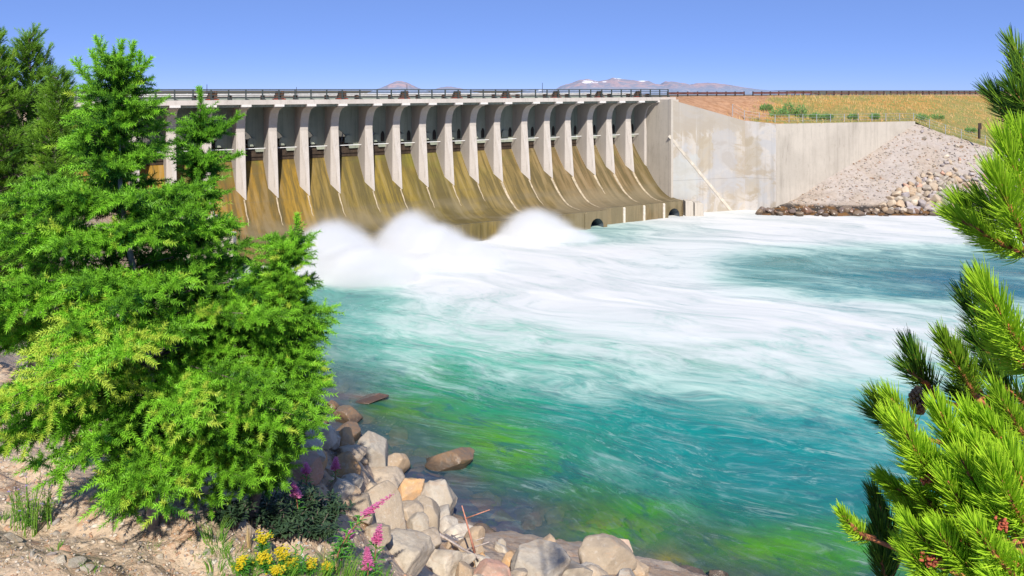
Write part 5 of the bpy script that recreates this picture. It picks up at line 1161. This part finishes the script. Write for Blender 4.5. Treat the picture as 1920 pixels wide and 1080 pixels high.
def fireweed(base, h, lean, seed, lab, flower='pink', nl=26, ll=.12, grp='fireweed plants on the near bank', spike=.32, cat='fireweed'):
    r = random.Random(seed); base = Vector(base); root = empty('fireweed', base); tag(root, lab, cat, grp)
    lean = Vector(lean); pts = [Vector((0, 0, -.05))]+[lean*(t*t*h)+Vector((0, 0, t*h)) for t in np.linspace(.15, 1, 9)]
    MB().tube(pts, .006, 5, .003).build('stem', M['red_stem'], root, True)
    def P(t): f = t*(len(pts)-1); i = min(int(f), len(pts)-2); return pts[i].lerp(pts[i+1], f-i)
    lf = MB()
    for i in range(nl):
        t = .12+.60*(i/nl); az = i*2.4; blade(lf, P(t), (math.cos(az), math.sin(az), r.uniform(.05, .5)), (0, 0, 1), ll*r.uniform(.8, 1.15)*(1-.35*t), ll*.16, r.uniform(.1, .5))
    lf.build('leaves', M['leaf'], root)
    fl = MB()
    for i in range(int(spike*110)):
        t = 1-spike*(i/(spike*110)); az = i*2.4; s = .027*(.45+.9*(1-t)/spike); d = Vector((math.cos(az), math.sin(az), .25)); p = P(t)+d*(.012+.02*(1-t)/spike); blossom(fl, p, r, s)
    fl.build('flower_spike', M[flower], root); return root
def gpt(x, y): return hit(near_bvh, x, y)
def near_foot(x, Y):
    X = (x-960)/F*Y; return Vector((X, Y, float(near_z(np.array(X), np.array(Y)))))
# base given as column + distance, height from the pixel of the tip
def fw(xb, Y, xt, yt, seed, lab, **k):
    b = near_foot(xb, Y) if Y < 10 else gpt(xb, yt+ (75 if Y < 14 else 60)); Y = b.y; t = at(xt, yt, Y); h = t.z-b.z; return fireweed(b, h, ((t.x-b.x)/h, 0, 0), seed, lab, **k)
fw(628, 6.30, 735, 928, 1, 'tallest pink fireweed leaning right over the flat faced boulder', nl=40, ll=.12, spike=.30)
fw(690, 6.44, 688, 1028, 2, 'magenta fireweed spike at the bottom edge below the tallest one', spike=.5)
fw(700, 6.58, 712, 985, 3, 'fireweed with a short reddish spike right of the tallest one', spike=.3)
fw(612, 6.72, 610, 1030, 4, 'low pink fireweed among the yellow flowers', spike=.4)
fw(640, 6.51, 660, 995, 5, 'leafy fireweed with few blossoms under the tallest one', spike=.2, nl=34, ll=.14)
fw(575, 14.50, 572, 868, 6, 'thin pink fireweed in front of the sunlit flat boulder', spike=.35, ll=.09)
fw(628, 15.00, 630, 858, 7, 'dry reddish fireweed standing beside the orange boulder', spike=.4, ll=.08)
fw(560, 13.00, 548, 905, 8, 'small fireweed at the upper edge of the shaded shrubs', spike=.4, ll=.09)
def herb(x, Y, yt, seed, lab, name, petal, grp, cat, nflow, fs, ll=.07, stems=5, leaf='leaf'):
    r = random.Random(seed); b = gpt(x, max(1076 if Y < 7 else 1040, yt+30)); Y = b.y; h = max(.12, at(x, yt, Y).z-b.z); root = empty(name, b); tag(root, lab, cat, grp)
    st, lf, fl = MB(), MB(), MB()
    for i in range(stems):
        a = r.uniform(0, 6.28); tip = Vector((math.cos(a)*h*r.uniform(.05, .35), math.sin(a)*h*r.uniform(.05, .3), h*r.uniform(.7, 1.0))); m_ = tip*.5+Vector((0, 0, h*.08)); st.tube([Vector((0, 0, -.04)), m_, tip], .0035, 4, .002)
        for j in range(12):
            t = .1+.75*j/12; p = Vector((0, 0, 0)).lerp(m_, t*2) if t < .5 else m_.lerp(tip, t*2-1); az = j*2.4+i; blade(lf, p, (math.cos(az), math.sin(az), r.uniform(.2, .8)), (0, 0, 1), ll*r.uniform(.7, 1.2), ll*.18, .3)
        fl = MB()
        for j in range(nflow): blossom(fl, tip+Vector((r.gauss(0, 1), r.gauss(0, 1), r.gauss(0, .8)))*fs*1.6, r, fs)
        fl.build('flower_head', M[petal], root)
    st.build('stem', M['leaf'], root, True); lf.build('leaves', M[leaf], root); return root
for i, (x, Y, yt, lab) in enumerate([(455, 6.3, 1052, 'goldenrod clump standing apart at the left of all others'), (615, 6.4, 1058, 'goldenrod clump touching the tallest dry stalks'), (500, 6.44, 1040, 'yellow goldenrod clump left of the tallest one'), (528, 6.58, 1026, 'tallest yellow goldenrod, beside the white daisies'), (548, 6.30, 1050, 'goldenrod clump just under the white daisies'), (582, 6.37, 1052, 'goldenrod clump farthest right among the grass'), (520, 6.16, 1066, 'lowest goldenrod clump at the bottom edge'), (492, 7.70, 1000, 'shaded goldenrod at the left edge of the dark shrubs')]):
    herb(x, Y, yt, 60+i, lab, 'goldenrod', 'yellow', 'yellow goldenrod on the near bank', 'flower', 20, .0115)
for i, (x, Y, yt, lab) in enumerate([(553, 6.51, 1022, 'tallest white daisy above the goldenrod'), (538, 6.44, 1034, 'white daisy left of the tallest daisy'), (566, 6.30, 1050, 'lowest white daisy among the grass')]):
    herb(x, Y, yt, 80+i, lab, 'daisy', 'white', 'white daisies on the near bank', 'flower', 2, .012, stems=2)
# leafy shrubs in the shade of the spruce
def shrub(x, yb, w_, yt, seed, lab, mat='dark_shaded_leaf', n=170, ll=.085):
    r = random.Random(seed); b = gpt(x, yb); Y = b.y; h = max(.25, at(x, yt, Y).z-b.z); W_ = w_/F*Y/2; root = empty('shrub', b); tag(root, lab, 'shrub', 'leafy shrubs in the spruce shadow'); st, lf = MB(), MB()
    for i in range(22):
        a = r.uniform(0, 6.28); q = r.random()**.5; tip = Vector((math.cos(a)*W_*q, math.sin(a)*W_*q*.8, h*r.uniform(.65, 1.0)*(1-.3*q))); m_ = tip*.5+Vector((0, 0, h*.1)); st.tube([Vector((0, 0, -.05)), m_, tip], .007, 4, .003)
        for j in range(n//8):
            t = .25+.75*j/(n//8); p = Vector((0, 0, 0)).lerp(m_, t*2) if t < .5 else m_.lerp(tip, t*2-1); az = j*2.4+r.random(); blade(lf, p, (math.cos(az), math.sin(az), r.uniform(-.1, .7)), (0, 0, 1), ll*r.uniform(.7, 1.2), ll*.22, r.uniform(0, .4))
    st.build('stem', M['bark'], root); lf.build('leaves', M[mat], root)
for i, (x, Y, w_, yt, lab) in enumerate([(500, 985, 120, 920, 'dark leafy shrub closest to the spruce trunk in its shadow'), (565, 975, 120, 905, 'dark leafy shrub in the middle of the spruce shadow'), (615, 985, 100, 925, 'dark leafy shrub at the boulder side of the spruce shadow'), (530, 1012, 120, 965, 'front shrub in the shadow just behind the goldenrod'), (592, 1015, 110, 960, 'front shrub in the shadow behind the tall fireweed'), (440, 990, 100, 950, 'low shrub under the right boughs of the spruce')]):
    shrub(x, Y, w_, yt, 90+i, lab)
def tuft(x, y, hpx, n, seed, lab, mat='grass', wpx=30, cat='grass tuft', name='grass_tuft', grp=None, bend=.5, w=.005):
    r = random.Random(seed); g = gpt(x, y)
    if g is None: return
    h = hpx/F*g.y; W_ = wpx/F*g.y/2; mb = MB()
    for i in range(n):
        a = r.uniform(0, 6.28); q = r.random()**.7; p = Vector((math.cos(a)*W_*q, math.sin(a)*W_*q, -.03+W_*math.sin(a)*-.3*q)); d = Vector((math.cos(a)*bend*r.random(), math.sin(a)*bend*r.random(), 1)).normalized(); l = h*r.uniform(.5, 1.0)
        s = d.cross(Vector((math.sin(a), -math.cos(a), .2))).normalized()*w*.5; m_ = p+d*l*.6; t = m_+(d+Vector((math.cos(a), math.sin(a), -.1))*bend*.6)*l*.4
        mb.add([p-s, p+s, m_+s*.8, m_-s*.8, t], [(0, 1, 2, 3), (3, 2, 4)])
    o = mb.build(name, M[mat]); o.location = g; tag(o, lab, cat, grp)
for i, (x, y, hp, n, wp, lab) in enumerate([(402, 1012, 60, 60, 34, 'tall green grass tuft at the edge of the shade right of the trunk'), (408, 1030, 24, 40, 40, 'short arching grass tuft at the foot of the tall tuft'), (375, 1040, 22, 24, 24, 'small green tuft below the trunk'), (365, 1010, 16, 18, 16, 'tiny leafy tuft beside the trunk shadow'), (286, 1025, 20, 20, 18, 'faint green tuft in the reddish soil left of the trunk foot'),
        (172, 1072, 34, 30, 24, 'broad leaved tuft at the bottom edge beside slate grey stones'), (105, 1030, 30, 24, 20, 'green tuft right of the violet flowers'), (6, 975, 40, 30, 16, 'green tuft cut by the left edge'), (450, 1060, 34, 40, 40, 'grass tuft left of the goldenrod at the bottom edge'), (640, 1078, 70, 70, 50, 'dense green grass under the tall fireweed'), (520, 1085, 50, 70, 60, 'dense grass under the goldenrod clumps'), (585, 1085, 55, 70, 60, 'dense grass between goldenrod and fireweed'), (690, 1090, 60, 50, 40, 'grass tuft at the foot of the magenta spike')]):
    tuft(x, y, hp, n, 200+i, lab, wpx=wp)
for i, (x, y, hp, lab) in enumerate([(562, 1072, 62, 'tan dry stalks left of the white daisies'), (604, 1074, 70, 'tan dry stalks between the goldenrod clumps'), (634, 1076, 84, 'tallest tan dry stalks beside the fireweed stem'), (514, 1074, 60, 'tan dry stalks at the leftmost goldenrod'), (470, 1030, 70, 'dry seed stalks at the edge of the shaded shrubs')]):
    tuft(x, y, hp, 7, 230+i, lab, 'straw', 10, 'dry stalks', 'dry_stalk', bend=.1, w=.011)
for i in range(26):
    r = random.Random(600+i); x = r.uniform(395, 720); y = 1088-r.random()**1.5*np.interp(x, [395, 480, 620, 720], [70, 40, 20, 10])
    tuft(x, y, r.uniform(22, 50), 34, 620+i, 'short green grass clump among the flowers at the bottom edge', wpx=r.uniform(26, 48), grp='short grass clumps among the flowers')
# wiry violet flowered herb on the left
for i, (x, y, hp, n, lab) in enumerate([(55, 1000, 110, 60, 'wiry green herb with violet flowers standing before the wedge shadow'), (85, 985, 80, 40, 'smaller wiry herb right of the violet flowered one'), (32, 985, 80, 30, 'wiry herb left of the violet flowered one')]):
    r = random.Random(250+i); g = gpt(x, y); h = hp/F*g.y; root = empty('herb', g); tag(root, lab, 'herb', 'wiry herbs on the sandy bank'); st, lf, fl = MB(), MB(), MB()
    for j in range(n//3):
        a = r.uniform(0, 6.28); tip = Vector((math.cos(a)*h*.28*r.random(), math.sin(a)*h*.28*r.random(), h*r.uniform(.45, 1))); st.tube([Vector((math.cos(a)*.05, math.sin(a)*.05, -.02)), tip*.5+Vector((0, 0, .02)), tip], .0035, 4, .002)
        for k in range(9): az = k*2.4+j; blade(lf, tip*(.15+.8*k/9), (math.cos(az), math.sin(az), r.uniform(.3, 1)), (0, 0, 1), .05*r.uniform(.7, 1.3), .008, .3)
        if r.random() < .35: blossom(fl, tip, r, .013)
    st.build('stem', M['grass'], root); lf.build('leaves', M['grass'], root); fl.build('flower_head', M['violet'], root)
# dry brush heap, driftwood and the standing twig
g = gpt(18, 812); root = empty('brush_heap', g); tag(root, 'heap of dry grey brown twigs at the left edge below the spruce', 'brush heap'); mb = MB(); r = random.Random(9)
for i in range(260):
    p = Vector((r.gauss(0, .15), r.gauss(0, .16), r.uniform(-.05, .28))); d = Vector((r.uniform(-1, 1), r.uniform(-.6, .6), r.uniform(-.5, .7))).normalized(); l = r.uniform(.15, .40); mb.tube([p, p+d*l*.5+Vector((0, 0, r.uniform(-.03, .03))), p+d*l], .0045, 4, .002)
mb.build('brushwood', M['brush'], root)
for i, (pts, m_, rad, lab) in enumerate([([(792, 972), (830, 1000), (868, 1022), (897, 1046)], 'drift', .045, 'pale driftwood branch lying across the shore boulders'), ([(800, 990), (840, 1012), (872, 1032), (895, 1043)], 'drift', .03, 'forked grey driftwood branch lying below the pale one'), ([(786, 978), (812, 985), (850, 1005), (880, 1030)], 'drift', .03, 'thin driftwood branch leaning above the pale one'), ([(890, 1036), (882, 1005), (873, 972), (866, 948)], 'redtwig', .02, 'thin red twig standing upright at the water edge')]):
    ds = [D_land(x, y)-1.1 for x, y in pts]
    if i == 3: ds = [ds[0]]*4
    P = [at(x, y, d) for (x, y), d in zip(pts, ds)]; o = empty('driftwood', P[0]); tag(o, lab, 'driftwood'); mb = MB().tube([p-P[0] for p in P], rad, 7, rad*.35); k = P[2]-P[0]; mb.tube([k, k+Vector((.35, -.1, .18))], rad*.5, 5, .006); mb.build('branch', M[m_], o, True)
# sagebrush on the embankment and along the wall
def far_bush(x, y, w_, h_, seed, lab, mat='sage'):
    g = hit(emb_bvh, x, y) or at(x, y, 115); r = random.Random(seed); root = empty('bush', g); tag(root, lab, 'bush', 'green bushes on the dry embankment'); W_, H_ = w_/F*g.y/2, h_/F*g.y; mb, st = MB(), MB()
    for i in range(240):
        a = r.uniform(0, 6.28); q = r.random()**.5; zt = r.random(); p = Vector((math.cos(a)*W_*q, math.sin(a)*W_*q, H_*zt*(1-.5*q*q)))
        blade(mb, p, (math.cos(a)*.6+r.uniform(-.4, .4), math.sin(a)*.6, 1), (.3, .2, 1) if False else (math.sin(a), 1, .1), .34*r.uniform(.6, 1.2), .13, .2)
    for i in range(7): a = i*.9; st.tube([Vector((0, 0, -.1)), Vector((math.cos(a)*W_*.6, math.sin(a)*W_*.6, H_*.7))], .03, 4, .012)
    st.build('stem', M['bark'], root); mb.build('foliage', M[mat], root)
M['sage'] = m_leaf('sage_leaf', (.13, .26, .07, 1), (.22, .36, .11, 1), .15, .8)
for i, (x, y, w_, h_, lab) in enumerate([(1437, 206, 30, 18, 'rounded green bush alone where the bare dirt meets dry grass'), (1462, 217, 34, 18, 'green bush behind the bend of the wing wall fence'), (1478, 213, 26, 20, 'taller green bush right of the one at the fence bend'), (1502, 218, 26, 18, 'third green bush along the wall fence from the bend'), (1530, 221, 24, 12, 'low green bush beyond the third along the fence'), (1552, 222, 20, 10, 'low dull bush in the middle of the wall fence'), (1600, 222, 22, 8, 'flat green bush along the right half of the wall fence'), (1728, 224, 22, 16, 'green bush at the far end of the wing wall'), (1757, 222, 26, 10, 'low green bush just past the end of the wing wall'), (1640, 221, 20, 8, 'flat dull bush two posts before the wall end'), (1820, 246, 26, 10, 'low bush beside the dark marker post')]):
    far_bush(x, y+2, w_*(.7+.5*((i*37) % 10)/10), h_*(.7+.6*((i*53) % 10)/10), 300+i, lab)
# dry grass standing on the embankment: one uncountable cover
rs = np.random.default_rng(31); VV, cl_ = [], []
A2, B2 = EV[:70], None
for i in range(9000):
    j = rs.integers(20, 319); k = rs.integers(1, 68); x_ = xs[j]
    if x_ < 1410+70*(k/70)+rs.normal(0, 18)-20: continue
    if x_ > 1960: continue
    p = EV[k, j]+rs.normal(0, .35, 3)*np.array([1, 1, 0]); l = rs.uniform(.3, .75); w_ = rs.uniform(.04, .09); d = np.array([rs.normal(0, .25), rs.normal(0, .2), 1])
    l *= .75; w_ *= .8; gq = fbm(np.array(p[0]*.25), np.array(p[1]*.25+p[2]), 3, 88); VV.append([p+(-w_, 0, -.1), p+(w_, 0, -.1), p+d*l]); cl_.append(rs.choice(5, p=[.35, .25, .2, .12, .08] if gq < .52 else [.1, .15, .1, .3, .35]))
VV = np.array(VV); cc = np.array([(.50, .30, .10), (.44, .31, .12), (.58, .39, .18), (.30, .26, .08), (.22, .26, .09)])[cl_]
me = np_mesh('grass', VV.reshape(-1, 3), np.arange(len(VV)*3).reshape(-1, 3)); attr_v(me, 'tint', np.repeat(cc, 3, 0)); t = NT('standing_dry_grass')
tag(link('grass', me, t.done(t.bsdf(t.attr('tint', 'Color'), .9, spec=.05))), 'standing dry grass on the embankment', kind='stuff')
# short needle litter and dry grass on the sandy bank
VV, cl_ = [], []
for i in range(5200):
    x, y = rs.uniform(-20, 520), rs.uniform(840, 1100); cx = fbm(np.array(x*.012), np.array(y*.02), 3, 71)
    if cx < rs.uniform(.42, .62): continue
    h = hit(near_bvh, x, y)
    if h is None: continue
    p = np.array(h); a = rs.uniform(0, 6.28); l = rs.uniform(.02, .08); up_ = rs.uniform(0, .8) if rs.random() < .5 else rs.uniform(0, .15); d = np.array([math.cos(a), math.sin(a)*.8, up_-.35*math.sin(a)]); s = np.array([-math.sin(a), math.cos(a), 0])*.0018
    VV.append([p-s+(0, 0, .004), p+s+(0, 0, .004), p+d*l+(0, 0, .01)]); cl_.append(rs.choice(4, p=[.4, .3, .2, .1]))
VV = np.array(VV); cc = np.array([(.44, .30, .17), (.52, .40, .25), (.34, .17, .09), (.22, .34, .07)])[cl_]
me = np_mesh('needle_litter', VV.reshape(-1, 3), np.arange(len(VV)*3).reshape(-1, 3)); attr_v(me, 'tint', np.repeat(cc, 3, 0)); t = NT('needle_litter')
tag(link('needle_litter', me, t.done(t.bsdf(t.attr('tint', 'Color'), .9, spec=.05))), 'dry needles and grass stems littering the bank', kind='stuff')
